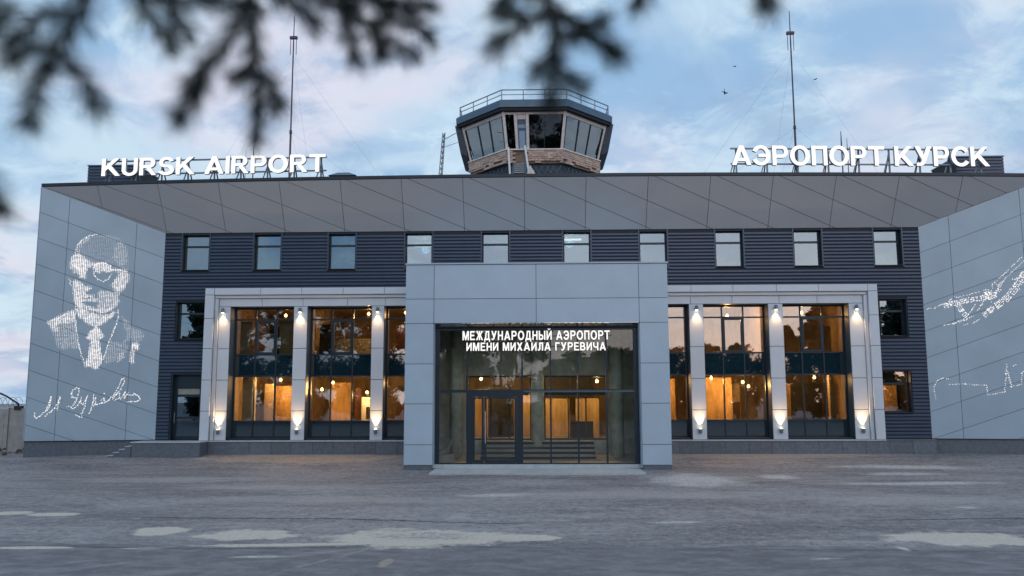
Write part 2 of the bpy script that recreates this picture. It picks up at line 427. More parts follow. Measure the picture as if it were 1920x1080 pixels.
    for tx, ty, dxx, dyy, wd, am in ((-1.9, -17.0, .32, .95, .10, .4), (-4, -15, .5, .87, .16, .35), (-3.2, -15.2, .5, .87, .16, .35), (5, -14, -.35, .94, .2, .3), (-10, -14, .8, .6, .25, .35), (8, -11, .75, .66, .3, .35)):
        d_ = mth('ADD', mth('MULTIPLY', mth('SUBTRACT', sx.outputs[0], tx), dyy), mth('MULTIPLY', mth('SUBTRACT', sx.outputs[1], ty), -dxx))
        d_ = mth('ADD', d_, mth('MULTIPLY', mth('SUBTRACT', big, .5), 1.2))
        col = mix(mth('MULTIPLY', mth('MULTIPLY', mr(mth('ABSOLUTE', d_), wd, wd * .3), mr(st1, .42, .62)), am), col, (.46, .44, .43))
    K.new(col, b.inputs['Base Color'])
    b.inputs['Roughness'].default_value = .78
    b.inputs['Specular IOR Level'].default_value = .35
    bp = N.new('ShaderNodeBump'); bp.inputs['Strength'].default_value = .5; bp.inputs['Distance'].default_value = .02
    h = mth('ADD', mth('MULTIPLY', grit, .5), mth('ADD', fine, mth('MULTIPLY', mid, 1.5)))
    K.new(h, bp.inputs['Height']); K.new(bp.outputs[0], b.inputs['Normal'])
    return m
g = MB()
ys = [-1500, -300, -90, -60] + [-44 + i * .5 for i in range(100)] + [8, 20, 60, 120, 400, 1500]
xs = [-1500, -400, -120, -60] + [-40 + i * 1.0 for i in range(81)] + [60, 120, 400, 1500]
rg = random.Random(3)
for y in ys:
    for x in xs:
        u = 0.0
        if -44 < y < -1.5 and abs(x) < 40:
            u = .018 * math.sin(x * .7 + y * .45) + .014 * math.sin(x * .31 - y * .9 + 1) + .006 * rg.uniform(-1, 1)
        g.v.append((x, y, gz(y) + u))
nx = len(xs)
for j in range(len(ys) - 1):
    for i in range(nx - 1):
        g.f.append((j * nx + i, j * nx + i + 1, (j + 1) * nx + i + 1, (j + 1) * nx + i)); g.m.append(0)
go = g.build('ground', ground_mat()); go['kind'] = 'structure'; smooth(go)

# ------------------------------------------------------------------ terminal building
XL, XR = -18.06, 18.77
ZP, ZS = .65, 10.79
term = thing('terminal_building', 'long airport terminal clad in dark slate siding with tall lit window bays', 'terminal', (.35, 0, 0))
WIN3 = [-16.5, -12.94, -9.25, -5.47, -1.7, 2.27, 5.98, 9.66, 13.43, 17.26]
HW = .67
holes = [(c - HW, c + HW, 8.9, 10.69) for c in WIN3]
W2L, DL = (-17.33, -15.86, 5.50, 7.34), (-17.38, -15.9, ZP, 3.84)
W2R, W1R = (16.68, 17.96, 5.48, 7.30), (16.62, 17.95, 1.88, 3.88)
FR_L, FR_R, FR_T = -15.79, 16.48, 7.97
BAYS = [(-14.6, -11.5), (-10.83, -7.70), (-7.09, -3.9), (4.5, 7.59), (8.28, 11.36), (12.06, 15.18)]
BZ0, BZ1 = .74, 7.08
holes += [W2L, DL, W2R, W1R, (-15.0, -5.35, ZP, 7.5), (5.83, 15.6, ZP, 7.5), (-3.1, 0, .65, 3.68), (.62, 3.62, .65, 3.68)]
b = MB()
grid_wall(b, XL, XR, 0, 11.0, .0, .32, holes)
b.box(XL, XR, .0, .32, 11.0, 13.0)
b.box(XL, XL + .3, .32, 14, 0, 13); b.box(XR - .3, XR, .32, 14, 0, 13); b.box(XL, XR, 13.7, 14, 0, 13)
b.build('wall', M['dark'], term)
b = MB(); b.box(XL - 5.3, XR + 5.4, .9, 14, 12.72, 12.95); b.box(XL, XR, -.9, .9, 12.72, 12.95)
b.build('roof', M['roof'], term)
# siding slats
PITCH_S = .169
def slat(x0, x1, z):
    b = MB(); p = PITCH_S
    prof = [(-.004, z + .012), (-.044, z + .034), (-.044, z + p - .058), (-.004, z + p - .012)]
    b.slab([(x0, y, zz) for y, zz in prof], [(x1, y, zz) for y, zz in prof])
    b.build('siding_slat', M['slat'], term)
z = ZP + .02
tr = .06
while z + PITCH_S < ZS:
    segs = [(XL + .02, XR - .02)]
    cuts = []
    zc_ = z + PITCH_S / 2
    for c in WIN3:
        if zc_ > 8.85: cuts.append((c - HW - tr, c + HW + tr))
    if zc_ < FR_T: cuts.append((FR_L - .01, FR_R + .01))
    elif zc_ < 8.4: cuts.append((-5.3, 5.78))
    for h in (W2L, DL, W2R, W1R):
        if h[2] - .05 < zc_ < h[3] + .05: cuts.append((h[0] - .05, h[1] + .05))
    for c0, c1 in cuts:
        ns = []
        for a0, a1 in segs:
            if c1 <= a0 or c0 >= a1: ns.append((a0, a1)); continue
            if c0 > a0: ns.append((a0, c0))
            if c1 < a1: ns.append((c1, a1))
        segs = ns
    for a0, a1 in segs:
        if a1 - a0 > .03: slat(a0, a1, z)
    z += PITCH_S
# trims beside third floor windows, corner trims
for c in WIN3:
    for s in (-1, 1):
        xx = c + s * (HW + tr / 2)
        box('window_trim', M['slat'], term, xx - tr / 2 + .004, xx + tr / 2 - .004, -.055, -.001, 8.86, ZS - .01)
# windows
def window(h, yg, mat_g, transom, lit=None, casing=.05):
    x0, x1, z0, z1 = h
    f = MB(); d0, d1 = -.06, yg + .05
    w = .055
    f.box(x0, x0 + .02, d0, d1, z0, z1); f.box(x1 - .02, x1, d0, d1, z0, z1)
    f.box(x0 + .02, x1 - .02, d0, d1, z1 - .02, z1); f.box(x0 + .02, x1 - .02, d0 - .05, d1, z0, z0 + .025)
    X0, X1, Z0, Z1 = x0 + .02, x1 - .02, z0 + .025, z1 - .02
    ya, yb = yg - .035, yg + .035
    f.box(X0, X0 + w, ya, yb, Z0, Z1); f.box(X1 - w, X1, ya, yb, Z0, Z1)
    f.box(X0 + w, X1 - w, ya, yb, Z0, Z0 + w); f.box(X0 + w, X1 - w, ya, yb, Z1 - w, Z1)
    f.box(X0 + w, X1 - w, ya, yb, transom - .05, transom + .05)
    fo = f.build('window', M['frame'], term)
    for za, zb in ((Z0 + w, transom - .05), (transom + .05, Z1 - w)):
        box('pane', mat_g, fo, X0 + w, X1 - w, yg - .006, yg + .006, za, zb)
    return fo
for c in WIN3: window((c - HW, c + HW, 8.9, 10.69), .22, M['glass_win'], 10.12)
window(W2L, .24, M['glass_win'], 6.78)
window(W2R, .24, M['glass_win'], 6.72)
window(W1R, .24, M['glass_bay'], 3.25)
# side entrance door
d = MB(); x0, x1, z0, z1 = DL
d.box(x0, x0 + .05, -.06, .3, z0, z1); d.box(x1 - .05, x1, -.06, .3, z0, z1); d.box(x0 + .05, x1 - .05, -.06, .3, z1 - .05, z1)
d.box(x0 + .05, x1 - .05, .2, .27, z1 - .6, z1 - .05)
for xa, xb in ((x0 + .05, x0 + .2), (x1 - .2, x1 - .05)): d.box(xa, xb, .2, .27, z0 + .02, z1 - .6)
for za, zb in ((z0 + .02, z0 + .2), (z0 + 1.02, z0 + 1.12), (z1 - 1.12, z1 - 1.0), (z1 - .72, z1 - .6)): d.box(x0 + .2, x1 - .2, .2, .27, za, zb)
do = d.build('side_door', M['frame'], term)
box('pane', M['glass_win'], do, x0 + .2, x1 - .2, .228, .24, z0 + .2, z0 + 1.02)
box('pane', M['glass_win'], do, x0 + .2, x1 - .2, .228, .24, z0 + 1.12, z1 - 1.12)
box('pane', M['curtain'], do, x0 + .2, x1 - .2, .228, .24, z1 - 1.0, z1 - .72)
hb = MB(); hb.tube([(x0 + .13, .12, z0 + .8), (x0 + .13, .12, z0 + 1.35)], .014); hb.tube([(x0 + .13, .12, z0 + .85), (x0 + .13, .2, z0 + .85)], .01); hb.tube([(x0 + .13, .12, z0 + 1.3), (x0 + .13, .2, z0 + 1.3)], .01)
hb.build('handle', M['chrome'], do)

# stepped pale surround of the window bays
G = .012
def panel(parent, m, x0, x1, y0, y1, z0, z1, name='panel', g=G):
    return box(name, m, parent, x0 + g, x1 - g, y0, y1, z0 + g, z1 - g)
for side in (-1, 1):
    sb = MB()
    if side < 0: XA, XB, P0 = FR_L, -5.35, [-14.6, -11.5, -10.83, -7.70, -7.09]
    else: XA, XB, P0 = 5.83, FR_R, [15.18, 12.06, 11.36, 8.28, 7.59]
    xo = XA if side < 0 else XB                       # outer end
    # dark core behind the panels
    if side < 0:
        core = [(FR_L, -14.6), (-11.5, -10.83), (-7.70, -7.09)]
    else:
        core = [(15.18, FR_R), (11.36, 12.06), (7.59, 8.28)]
    for a0, a1 in core: sb.box(a0 + .03, a1 - .03, -.11, .68, ZP, BZ1)
    sb.box(XA + .03, XB - .03, -.11, .68, BZ1 + .003, FR_T - .03)
    fo = sb.build('bay_surround', M['frame_grey'], term)
    W_ = M['white']
    HJ = [-15.33, -13.07, -11.07, -9.06, -7.05, -5.35] if side < 0 else [5.83, 7.67, 9.66, 11.72, 13.7, 16.03]
    o1, o2 = xo - side * .45, xo - side * .62        # nested steps
    lo = lambda a, c: (min(a, c), max(a, c))
    # outer band (top, then the upright)
    for i in range(len(HJ) - 1): panel(fo, W_, HJ[i], HJ[i + 1], -.40, -.112, 7.63, FR_T)
    for za, zb in ((ZP, 2.04), (2.04, 3.52), (3.52, 5.03), (5.03, 6.48), (6.48, 7.63)):
        a0, a1 = lo(xo, o1); panel(fo, W_, a0, a1, -.40, -.112, za, zb)
    a0, a1 = lo(xo, o1); panel(fo, W_, a0, a1, -.40, -.112, 7.63, FR_T)
    # middle band
    a0, a1 = lo(o1, XB if side < 0 else XA); panel(fo, W_, a0, a1, -.27, -.112, 7.475, 7.63)
    a0, a1 = lo(o1, o2); panel(fo, W_, a0, a1, -.27, -.112, ZP, 7.475)
    # inner band
    HK = [-15.17, -13.07, -11.07, -8.9, -7.05, -5.35] if side < 0 else [5.83, 7.67, 9.66, 11.9, 13.7, 15.86]
    for i in range(len(HK) - 1): panel(fo, W_, HK[i], HK[i + 1], -.15, -.112, BZ1, 7.475)
    pil = [lo(o2, P0[0]), lo(P0[1], P0[2]), lo(P0[3], P0[4])]
    for a0, a1 in pil:
        for za, zb in ((ZP, 2.04), (2.04, 3.52), (3.52, 5.03), (5.03, BZ1)):
            b = MB(); gg = .014
            b.box(a0 + (gg if abs(a0 - xo) > 1 else gg), a1 - gg, -.15, -.112, za + gg, zb - gg)
            b.build('panel', W_, fo)
    # reveals of the openings: grey side linings
    for bx0, bx1 in BAYS[:3] if side < 0 else BAYS[3:]:
        for x_, s_ in ((bx0, 1), (bx1, -1)):
            if not (XA + .2 < x_ < XB - .2): continue
            box('reveal_lining', M['frame_grey'], fo, min(x_, x_ + s_ * .004) - .028 * (s_ > 0), max(x_, x_ + s_ * .004) + .028 * (s_ < 0), -.108, .66, BZ0 + .02, BZ1 + .02)
    box('sill_ledge', M['stone_light'], fo, XA, XB, -.44, .7, ZP - .05, ZP - .002)

# glazing of the bays
TZ = [6.5, 4.77, 3.72, 1.53]
def bay(x0, x1, mull, sash):
    y = .5
    f = MB(); w = .075
    f.box(x0, x0 + w, y, y + .12, BZ0, BZ1); f.box(x1 - w, x1, y, y + .12, BZ0, BZ1)
    f.box(x0, x1, .0, .72, .3, BZ0 - .002)
    X0, X1 = x0 + w, x1 - w
    zs = [BZ0] + TZ[::-1] + [BZ1]
    for zz in TZ: f.box(X0, X1, y, y + .12, zz - .035, zz + .035)
    f.box(X0, X1, y, y + .12, BZ1 - .07, BZ1); f.box(X0, X1, y, y + .12, BZ0, BZ0 + .07)
    rows = [(BZ0 + .07, 1.495, 'spandrel'), (1.565, 3.685, 'glass_bay'), (3.755, 4.735, 'spandrel'), (4.805, 6.465, 'glass_bay'), (6.535, BZ1 - .07, 'glass_bay')]
    cols = [X0] + mull + [X1]
    for m_ in mull:
        for za, zb, k in rows: f.box(m_ - .03, m_ + .03, y + .002, y + .118, za, zb)
    # opening sash
    if sash is not None:
        sa, sb_ = cols[sash] + (.03 if sash else 0), cols[sash + 1] - (.03 if sash < len(cols) - 2 else 0)
        q = .09
        f.box(sa, sa + q, y - .03, y + .1, 4.805, 6.465); f.box(sb_ - q, sb_, y - .03, y + .1, 4.805, 6.465)
        f.box(sa + q, sb_ - q, y - .03, y + .1, 4.805, 4.805 + q); f.box(sa + q, sb_ - q, y - .03, y + .1, 6.465 - q, 6.465)
    fo = f.build('bay_window', M['frame'], term)
    for za, zb, k in rows:
        for i in range(len(cols) - 1):
            xa = cols[i] + (.03 if i else 0); xb = cols[i + 1] - (.03 if i < len(cols) - 2 else 0)
            if xb - xa < .05: continue
            box('spandrel_panel' if k == 'spandrel' else 'pane', M[k], fo, xa, xb, y + .045, y + .06, za, zb)
def thirds(a, c, n=3): return [a + (c - a) * i / n for i in range(1, n)]
bay(*BAYS[0], thirds(*BAYS[0]), 1)
bay(*BAYS[1], thirds(*BAYS[1]), 1)
bay(BAYS[2][0], -5.4, [-6.05], None)
bay(5.88, BAYS[3][1], [6.55], None)
bay(*BAYS[4], thirds(*BAYS[4]), 1)
bay(*BAYS[5], thirds(*BAYS[5]), 1)
# plinth
pb = MB(); pb.box(-15.35, -5.35, -.36, .0, -.3, ZP - .055); pb.box(5.83, XR, -.36, .0, -.3, ZP - .055)
po = pb.build('plinth', M['dark'], term)
for a0, a1 in ((-15.35, -5.35), (5.83, XR)):
    n = round((a1 - a0) / 1.05)
    for i in range(n):
        xa, xb = a0 + (a1 - a0) * i / n, a0 + (a1 - a0) * (i + 1) / n
        box('stone_tile', M['granite'], po, xa + .006, xb - .006, -.395 + random.uniform(0, .006), -.361, -.3, ZP - .058)
box('plinth_cap', M['granite'], po, FR_R + .01, XR, -.42, -.0, ZP - .054, ZP + .01)
# canopy: leaning cornice of diagonal panels
XWL, XWR, YW = -23.68, 24.5, -1.2
def zfront(x):
    t = (x - .35) / 24.0
    return 13.12 - (.25 if x < .35 else .24) * t * t
cb = MB()
n = 24
xsb = [XWL + (XWR - XWL) * i / n for i in range(n + 1)]
def xback(xf): return xf
# backing solid behind the soffit (wedge)
for i in range(n):
    xa, xb = xsb[i], xsb[i + 1]
    ba, bb = min(max(xa, XL), XR), min(max(xb, XL), XR)
    def low(x):                                       # back edge point for a front x: follows wing top outside the facade
        if x < XL: s = (XL - x) / (XL - XWL); return (x, YW * s, ZS + (zfront(XWL) - ZS) * s)
        if x > XR: s = (x - XR) / (XWR - XR); return (x, YW * s, ZS + (zfront(XWR) - ZS) * s)
        return (x, 0, ZS)
    la, lb = low(xa), low(xb)
    fa, fb = (xa, YW + .05, zfront(xa)), (xb, YW + .05, zfront(xb))
    o_ = .06
    P1 = [(la[0], la[1] + o_, la[2] + .02), (lb[0], lb[1] + o_, lb[2] + .02), fb, fa]
    P2 = [(la[0], .9, la[2] + .02), (lb[0], .9, lb[2] + .02), (xb, .9, zfront(xb)), (xa, .9, zfront(xa))]
    cb.slab(P1, P2)
can = cb.build('canopy', M['frame_grey'], term)
for i in range(n):
    xa, xb = xsb[i], xsb[i + 1]
    e = MB()
    za, zb = zfront(xa), zfront(xb)
    e.slab([(xa, YW - .05, za + .004), (xb, YW - .05, zb + .004), (xb, YW - .05, zb + .15), (xa, YW - .05, za + .15)],
           [(xa, .9, za + .004), (xb, .9, zb + .004), (xb, .9, zb + .15), (xa, .9, za + .15)])
    e.build('edge_flashing', M['trim'], can)
# soffit panels in (x, t): t = 0 front edge, 1 back edge
def sof(x, t, off=0.0):
    zf = zfront(x)
    y = YW * (1 - t); z_ = zf + (ZS - zf) * t
    nrm = Vector((0, -(zf - ZS), -1.2)).normalized()  # pointing out and down
    return Vector((x, y, z_)) + nrm * off
SW = 2.955
k0 = -6.1 * SW
j = 0
for k in range(-9, 13):
    xa = -18.0 + (k + 3) * SW; xb = xa + SW
    quad = [(xa, 0), (xb, 0), (xb, 1), (xa, 1)]
    quad = clip(quad, -1, (XL - XWL), -XWL)           # x >= XWL + t*(XL-XWL)
    if len(quad) >= 3: quad = clip(quad, 1, (XWR - XR), XWR)
    if len(quad) < 3: continue
    x0_ = xa + .1 * SW
    pieces = []
    rest = quad
    for c_ in (-.5, 0, .5, 1.0):
        # line t = (x-x0)/(2SW) + c_
        a_, b_ = -1 / (2 * SW), 1.0
        kk = c_ - x0_ / (2 * SW)
        up = clip(rest, a_, b_, kk)
        dn = clip(rest, -a_, -b_, -kk)
        if len(up) >= 3: pieces.append(up)
        rest = dn
        if len(rest) < 3: break
    if len(rest) >= 3: pieces.append(rest)
    for p in pieces:
        sc = 2.64                                      # metric scale of t
        q = inset([(x, t * sc) for x, t in p], .011)
        if len(q) < 3: continue
        q = [(x, t / sc) for x, t in q]
        mb = MB(); mb.slab([sof(x, t, .028) for x, t in q], [sof(x, t, .002) for x, t in q])
        mb.build('soffit_panel', M['soffit'], can)

# interiors (rooms behind the glass)
rb = MB()
for a0, a1 in ((XL + .3, -5.4), (5.88, XR - .3)):
    rb.box(a0, a1, .7, 8.0, .45, .68)
rb.box(-5.4, 5.88, .35, 8.0, .42, .64)
rb.build('interior_floor', M['floor_in'], term)
rb = MB()
rb.box(XL + .3, XR - .3, .7, 8.0, 3.95, 4.55); rb.box(XL + .3, XR - .3, .7, 8.0, 7.45, 8.2); rb.box(XL + .3, XR - .3, .35, 8, 10.85, 11.0)
rb.build('interior_ceiling', M['ceil'], term)
rb = MB()
rb.box(XL + .3, XR - .3, 8.0, 8.2, .45, 10.85)
for x in (-15.3, -5.35, 5.62, 15.95): rb.box(x, x + .2, .72, 8, .7, 3.94)
for x in (-15.3, -11.25, -5.35, 5.62, 11.5, 15.95): rb.box(x, x + .2, .72, 8, 4.56, 7.44)
for x in (-15.0, -11, -7.4, -3.6, .3, 4.2, 7.9, 11.6, 15.4): rb.box(x, x + .15, .36, 8, 8.22, 10.84)
rb.build('interior_wall', M['plaster'], term)
def inner(name, m, *a): box(name, M[m], term, *a)
# things seen through the ground-floor and first-floor glazing, parts of the fit-out
inner('interior_column', 'concrete_in', -14.4, -13.9, 1.3, 1.8, .7, 3.94)
inner('partition_board', 'plaster2', -13.6, -12.2, 3.4, 3.5, .7, 3.3)
inner('dark_doorway_board', 'dark_in', -14.0, -13.7, 3.4, 3.5, .7, 3.2)  # solid dark boards: the shade inside doorways is painted on
inner('dark_doorway_board', 'dark_in', -12.15, -11.7, 3.45, 3.55, .7, 3.2)
inner('partition_board', 'plaster', -13.75, -13.2, 2.6, 2.68, .7, 3.4)
inner('cabinet_front', 'wood_dark', -11.9, -11.2, 2.4, 2.9, .7, 2.1)
inner('partition_board', 'plaster2', -10.9, -9.7, 4.6, 4.7, .7, 3.5)
inner('notice_panel', 'white_in', -8.75, -7.9, 2.8, 2.85, 1.3, 2.7)
inner('notice_text', 'dark_in', -8.5, -8.15, 2.77, 2.795, 1.6, 2.2)
inner('partition_board', 'wood_dark', -9.2, -8.9, 3.4, 3.5, .7, 3.2)
inner('interior_door', 'wood_dark', -6.85, -5.9, 3.4, 3.5, .7, 2.75)
inner('door_lintel', 'dark_in', -7.0, -5.7, 3.5, 3.6, 2.9, 3.3)
inner('blind', 'curtain', -14.45, -13.9, .85, .9, 4.8, 6.45)
inner('blind', 'curtain', -12.5, -11.55, .85, .9, 4.8, 6.45)
inner('screen_wall', 'curtain', -10.5, -7.6, 2.5, 2.6, 4.56, 5.7)
inner('dark_partition', 'dark_in', -10.8, -10.0, 2.0, 2.1, 4.56, 6.4)
inner('dark_partition', 'dark_in', -13.4, -12.6, 2.0, 2.1, 4.56, 6.3)
inner('dark_partition', 'wood_dark', -7.0, -5.4, 2.6, 2.7, 4.56, 6.4)
inner('partition_board', 'plaster2', 6.0, 7.4, 3.0, 3.1, .7, 3.6)
inner('partition_board', 'plaster2', 8.3, 10.35, 3.2, 3.3, .7, 3.65)
inner('partition_board', 'plaster', 10.6, 11.3, 5.2, 5.3, .7, 3.4)
inner('dark_doorway_board', 'wood_dark', 10.9, 11.25, 5.1, 5.18, .7, 2.4)
inner('dark_partition', 'dark_in', 12.0, 15.0, 3.4, 3.5, .7, 3.35)
inner('partition_board', 'plaster2', 12.75, 13.15, 2.6, 2.68, .7, 3.3)
inner('interior_column', 'plaster', 14.75, 15.0, 1.6, 1.9, .7, 3.94)
inner('partition_board', 'plaster2', 16.2, 18.3, 2.2, 2.3, .7, 3.2)
inner('partition_board', 'plaster2', 12.9, 15.1, 2.0, 2.1, 4.56, 6.2)
for x0_, x1_, z0_, z1_, m__ in ((-13.55, -12.3, 9.6, 10.6, 'curtain'), (-9.85, -9.3, 8.95, 10.6, 'curtain'), (-2.3, -1.7, 8.95, 10.05, 'white_in'), (5.4, 6.6, 9.5, 10.6, 'white_in'), (9.05, 10.25, 10.1, 10.6, 'curtain'), (16.7, 17.3, 8.95, 10.6, 'white_in')):
    inner('pane_tone_blind', m__, x0_, x1_, .42, .44, z0_, z1_)  # added to vary the pane tones, one standing for a reflection
# lobby behind the vestibule
inner('partition_board', 'plaster2', -3.0, -1.9, 4.2, 4.3, .64, 3.1)
inner('dark_partition', 'dark_in', -2.2, -1.0, 2.6, 2.7, .64, 3.2)
inner('partition_board', 'plaster2', -.9, .3, 3.6, 3.7, .64, 3.0)
inner('partition_board', 'plaster2', .3, 2.0, 3.8, 3.9, .64, 2.6)
inner('partition_board', 'plaster2', 2.3, 3.5, 3.2, 3.3, .64, 2.6)
inner('dark_partition', 'dark_in', .3, 3.3, 4.0, 4.1, 2.65, 3.94)
inner('bench_block', 'dark_in', 2.0, 3.1, 2.0, 2.6, .64, 1.45)

# window frames in the wall between vestibule and lobby
f = MB()
for x0, x1 in ((-3.1, 0), (.62, 3.62)):
    f.box(x0, x0 + .06, -.08, .05, .65, 3.68); f.box(x1 - .06, x1, -.08, .05, .65, 3.68)
    for za, zb in ((.65, .72), (2.76, 2.9), (3.6, 3.68)): f.box(x0 + .06, x1 - .06, -.08, .05, za, zb)
    for t in (.38, .66): f.box(x0 + (x1 - x0) * t - .03, x0 + (x1 - x0) * t + .03, -.078, .048, .72, 2.76); f.box(x0 + (x1 - x0) * (t + .05) - .02, x0 + (x1 - x0) * (t + .05) + .02, -.078, .048, 2.9, 3.6)
f.build('lobby_window_frame', M['frame'], term)
f = MB(); grid_wall(f, -4.9, 5.4, -.3, 5.9, -.06, -.002, [(-3.1, 0, .65, 3.68), (.62, 3.62, .65, 3.68)])
f.build('vestibule_back_wall', M['concrete_in'], term)

# ------------------------------------------------------------------ warm lamps inside the rooms
def point(loc, e0, col=(1, .60, .25), r=.08):
    d = bpy.data.lights.new('room_light', 'POINT'); d.energy = e0 * (2.0 if loc[2] < 4.5 else 1.5); d.color = col; d.shadow_soft_size = r
    o = bpy.data.objects.new('room_light', d); COL.objects.link(o); o.location = loc
    return o
bulb_me = None
def bulb(loc, e, label):
    global bulb_me
    if bulb_me is None:
        s = MB()
        pts = [(0, 0, -.09 + .03 * i) for i in range(6)]
        s.tube([(0, 0, -.085), (0, 0, -.06), (0, 0, -.02), (0, 0, .03), (0, 0, .07)], [.02, .06, .075, .05, .025], 10)
        bulb_me = s.mesh('bulb', M['bulb'])
        c = MB(); c.tube([(0, 0, .07), (0, 0, .2)], .025, 8); c.tube([(0, 0, .2), (0, 0, .32)], .008, 6)
        bulb.cap = c.mesh('socket', M['trim'])
    t = thing('ceiling_bulb', label, 'light bulb', loc, 'bare bulbs lit inside the rooms')
    for n_, me in (('bulb', bulb_me), ('socket', bulb.cap)):
        o = bpy.data.objects.new(n_, me); COL.objects.link(o); o.parent = t
    point((loc[0], loc[1], loc[2] - .16), e)
LAB = [
 ((-10.1, 2.2, 3.45), 60, 'bare warm bulb in lower second bay from left, higher of the two at its left'),
 ((-10.5, 1.6, 3.1), 30, 'bare warm bulb in lower second bay from left, lower and further left'),
 ((-8.35, 2.2, 2.95), 45, 'bare warm bulb above the white notice panel in second bay from left'),
 ((-12.8, 2.2, 3.6), 70, 'bare warm bulb over ochre boards in the lower leftmost bay'),
 ((-6.3, 2.2, 3.55), 22, 'bare warm bulb above the dark red door left of the entrance'),
 ((-8.3, 2.0, 6.95), 45, 'bare warm bulb under the upper ceiling of second bay from left'),
 ((-12.9, 3.0, 7.0), 22, 'bare warm bulb under the upper ceiling of the leftmost bay'),
 ((-6.4, 2.0, 7.0), 22, 'bare warm bulb upstairs in the narrow bay just left of the entrance'),
 ((6.5, 1.8, 3.62), 45, 'bare warm bulb in the narrow lower bay just right of the entrance'),
 ((10.55, 1.8, 3.4), 55, 'bare warm bulb at the right mullion of lower glass, second bay from right'),
 ((11.05, 2.6, 3.2), 40, 'bare warm bulb lowest of the group in lower second bay from right'),
 ((9.0, 1.8, 3.6), 50, 'bare warm bulb over plywood boards in lower second bay from right'),
 ((14.1, 1.8, 3.62), 22, 'bare warm bulb over dark partition in the lower rightmost bay'),
 ((9.95, 2.0, 6.75), 55, 'bare warm bulb upstairs in second bay from right above the sash'),
 ((13.9, 2.6, 6.95), 45, 'bare warm bulb upstairs in the rightmost bay'),
 ((16.95, 1.1, 3.62), 30, 'bare warm bulb in the small lit window at far right of the ground floor'),
 ((3.25, 1.2, 3.45), 50, 'bare warm bulb in the lobby right of the entrance doors'),
 ((-2.5, 1.6, 3.6), 50, 'bare warm bulb in the lobby behind the entrance door leaf'),
 ((.3, 2.4, 3.6), 45, 'bare warm bulb deep in the lobby behind the middle column')]
for a in LAB: bulb(*a)
# fluorescent ceiling fittings on the top floor
for x, y, zz, e, lb in ((-5.5, 2.6, 10.55, 30, 'lit fluorescent fitting behind third floor window above portal left corner'),
                (2.0, 1.6, 10.62, 30, 'lit fluorescent fitting behind third floor window over the entrance lettering')):
    t = thing('ceiling_light', lb, 'ceiling light', (x, y, zz), 'fluorescent fittings on the top floor')
    box('housing', M['white_in'], t, x - .62, x + .62, y - .16, y + .16, zz + .04, zz + .12)
    box('diffuser', M['tube'], t, x - .6, x + .6, y - .14, y + .14, zz, zz + .038)
    point((x, y, zz - .2), e, (.9, 1, .95), .2)

# ------------------------------------------------------------------ wing walls
def dots_mesh(pts, P):                          # pts: (u, z, r)
    s = MB()
    for u, z_, r in pts:
        n_ = 6
        s.add([P(u + r * math.cos(2 * math.pi * k / n_), z_ + r * math.sin(2 * math.pi * k / n_), .033) for k in range(n_)], [tuple(range(n_))])
    return s
def wing(side, label):
    a = Vector((XL, 0, 0)) if side < 0 else Vector((XR, 0, 0))
    e_ = (Vector((XWL, YW, 0)) if side < 0 else Vector((XWR, YW, 0))) - a
    Lw = e_.length; e_ /= Lw
    nrm = Vector((0, 0, 1)).cross(e_) * (1 if side < 0 else -1)
    if nrm.y > 0: nrm = -nrm
    P = lambda u, z_, o=0.0: a + e_ * u + Vector((0, 0, z_)) + nrm * o
    ztop = lambda u: ZS + (zfront(XWL if side < 0 else XWR) - ZS) * u / Lw
    t = thing('wing_wall', label, 'wall', tuple(P(Lw / 2, 0)), 'pale flared side walls of the facade')
    mb = MB()
    pl = [(0, .66), (Lw, .66), (Lw, ztop(Lw) - .01), (0, ztop(0) - .01)]
    mb.slab([P(u, z_, 0) for u, z_ in pl], [P(u, z_, -.35) for u, z_ in pl])
    mb.build('wall_core', M['frame_grey'], t)
    slope = .362
    for c0, c1 in ((0, 1.35), (1.35, 4.45), (4.45, Lw)):
        for k in range(-1, 12):
            zt = 10.79 - 1.268 * k; zb = zt - 1.268
            p = [(c0, .66), (c1, .66), (c1, 13.2), (c0, 13.2)]
            p = clip(p, -slope, 1, zt); p = clip(p, slope, -1, -zb) if len(p) > 2 else p
            s0, s1 = ztop(0), ztop(Lw)
            p = clip(p, -(s1 - s0) / Lw, 1, s0) if len(p) > 2 else p
            if len(p) < 3: continue
            q = inset(p, .010)
            if len(q) < 3: continue
            m_ = MB(); m_.slab([P(u, z_, .03) for u, z_ in q], [P(u, z_, .002) for u, z_ in q])
            m_.build('panel', M['wing'], t)
    # plinth of the wing
    m_ = MB(); pl = [(-.0, -.3), (Lw, -.3), (Lw, .655), (0, .655)]
    m_.slab([P(u, z_, -.02) for u, z_ in pl], [P(u, z_, -.4) for u, z_ in pl]); pw = m_.build('plinth', M['granite'], t)
    m_ = MB(); m_.slab([P(u, z_, .045) for u, z_ in ((0, .655), (Lw, .655), (Lw, .685), (0, .685))], [P(u, z_, 0) for u, z_ in ((0, .655), (Lw, .655), (Lw, .685), (0, .685))])
    m_.build('drip_strip', M['trim'], t)
    # outer return of the wall
    m_ = MB(); m_.slab([P(Lw + .002, z_, o_) for z_, o_ in ((.66, .03), (ztop(Lw), .03), (ztop(Lw), -.35), (.66, -.35))],
                       [P(Lw + .03, z_, o_) for z_, o_ in ((.66, .03), (ztop(Lw), .03), (ztop(Lw), -.35), (.66, -.35))])
    m_.build('end_panel', M['wing'], t)
    return t, P
wl, PL = wing(-1, 'left pale panelled side wall carrying a dotted portrait of a man in a suit and a signature')
wr, PR = wing(1, 'right pale panelled side wall carrying a dotted drawing of a small aircraft')
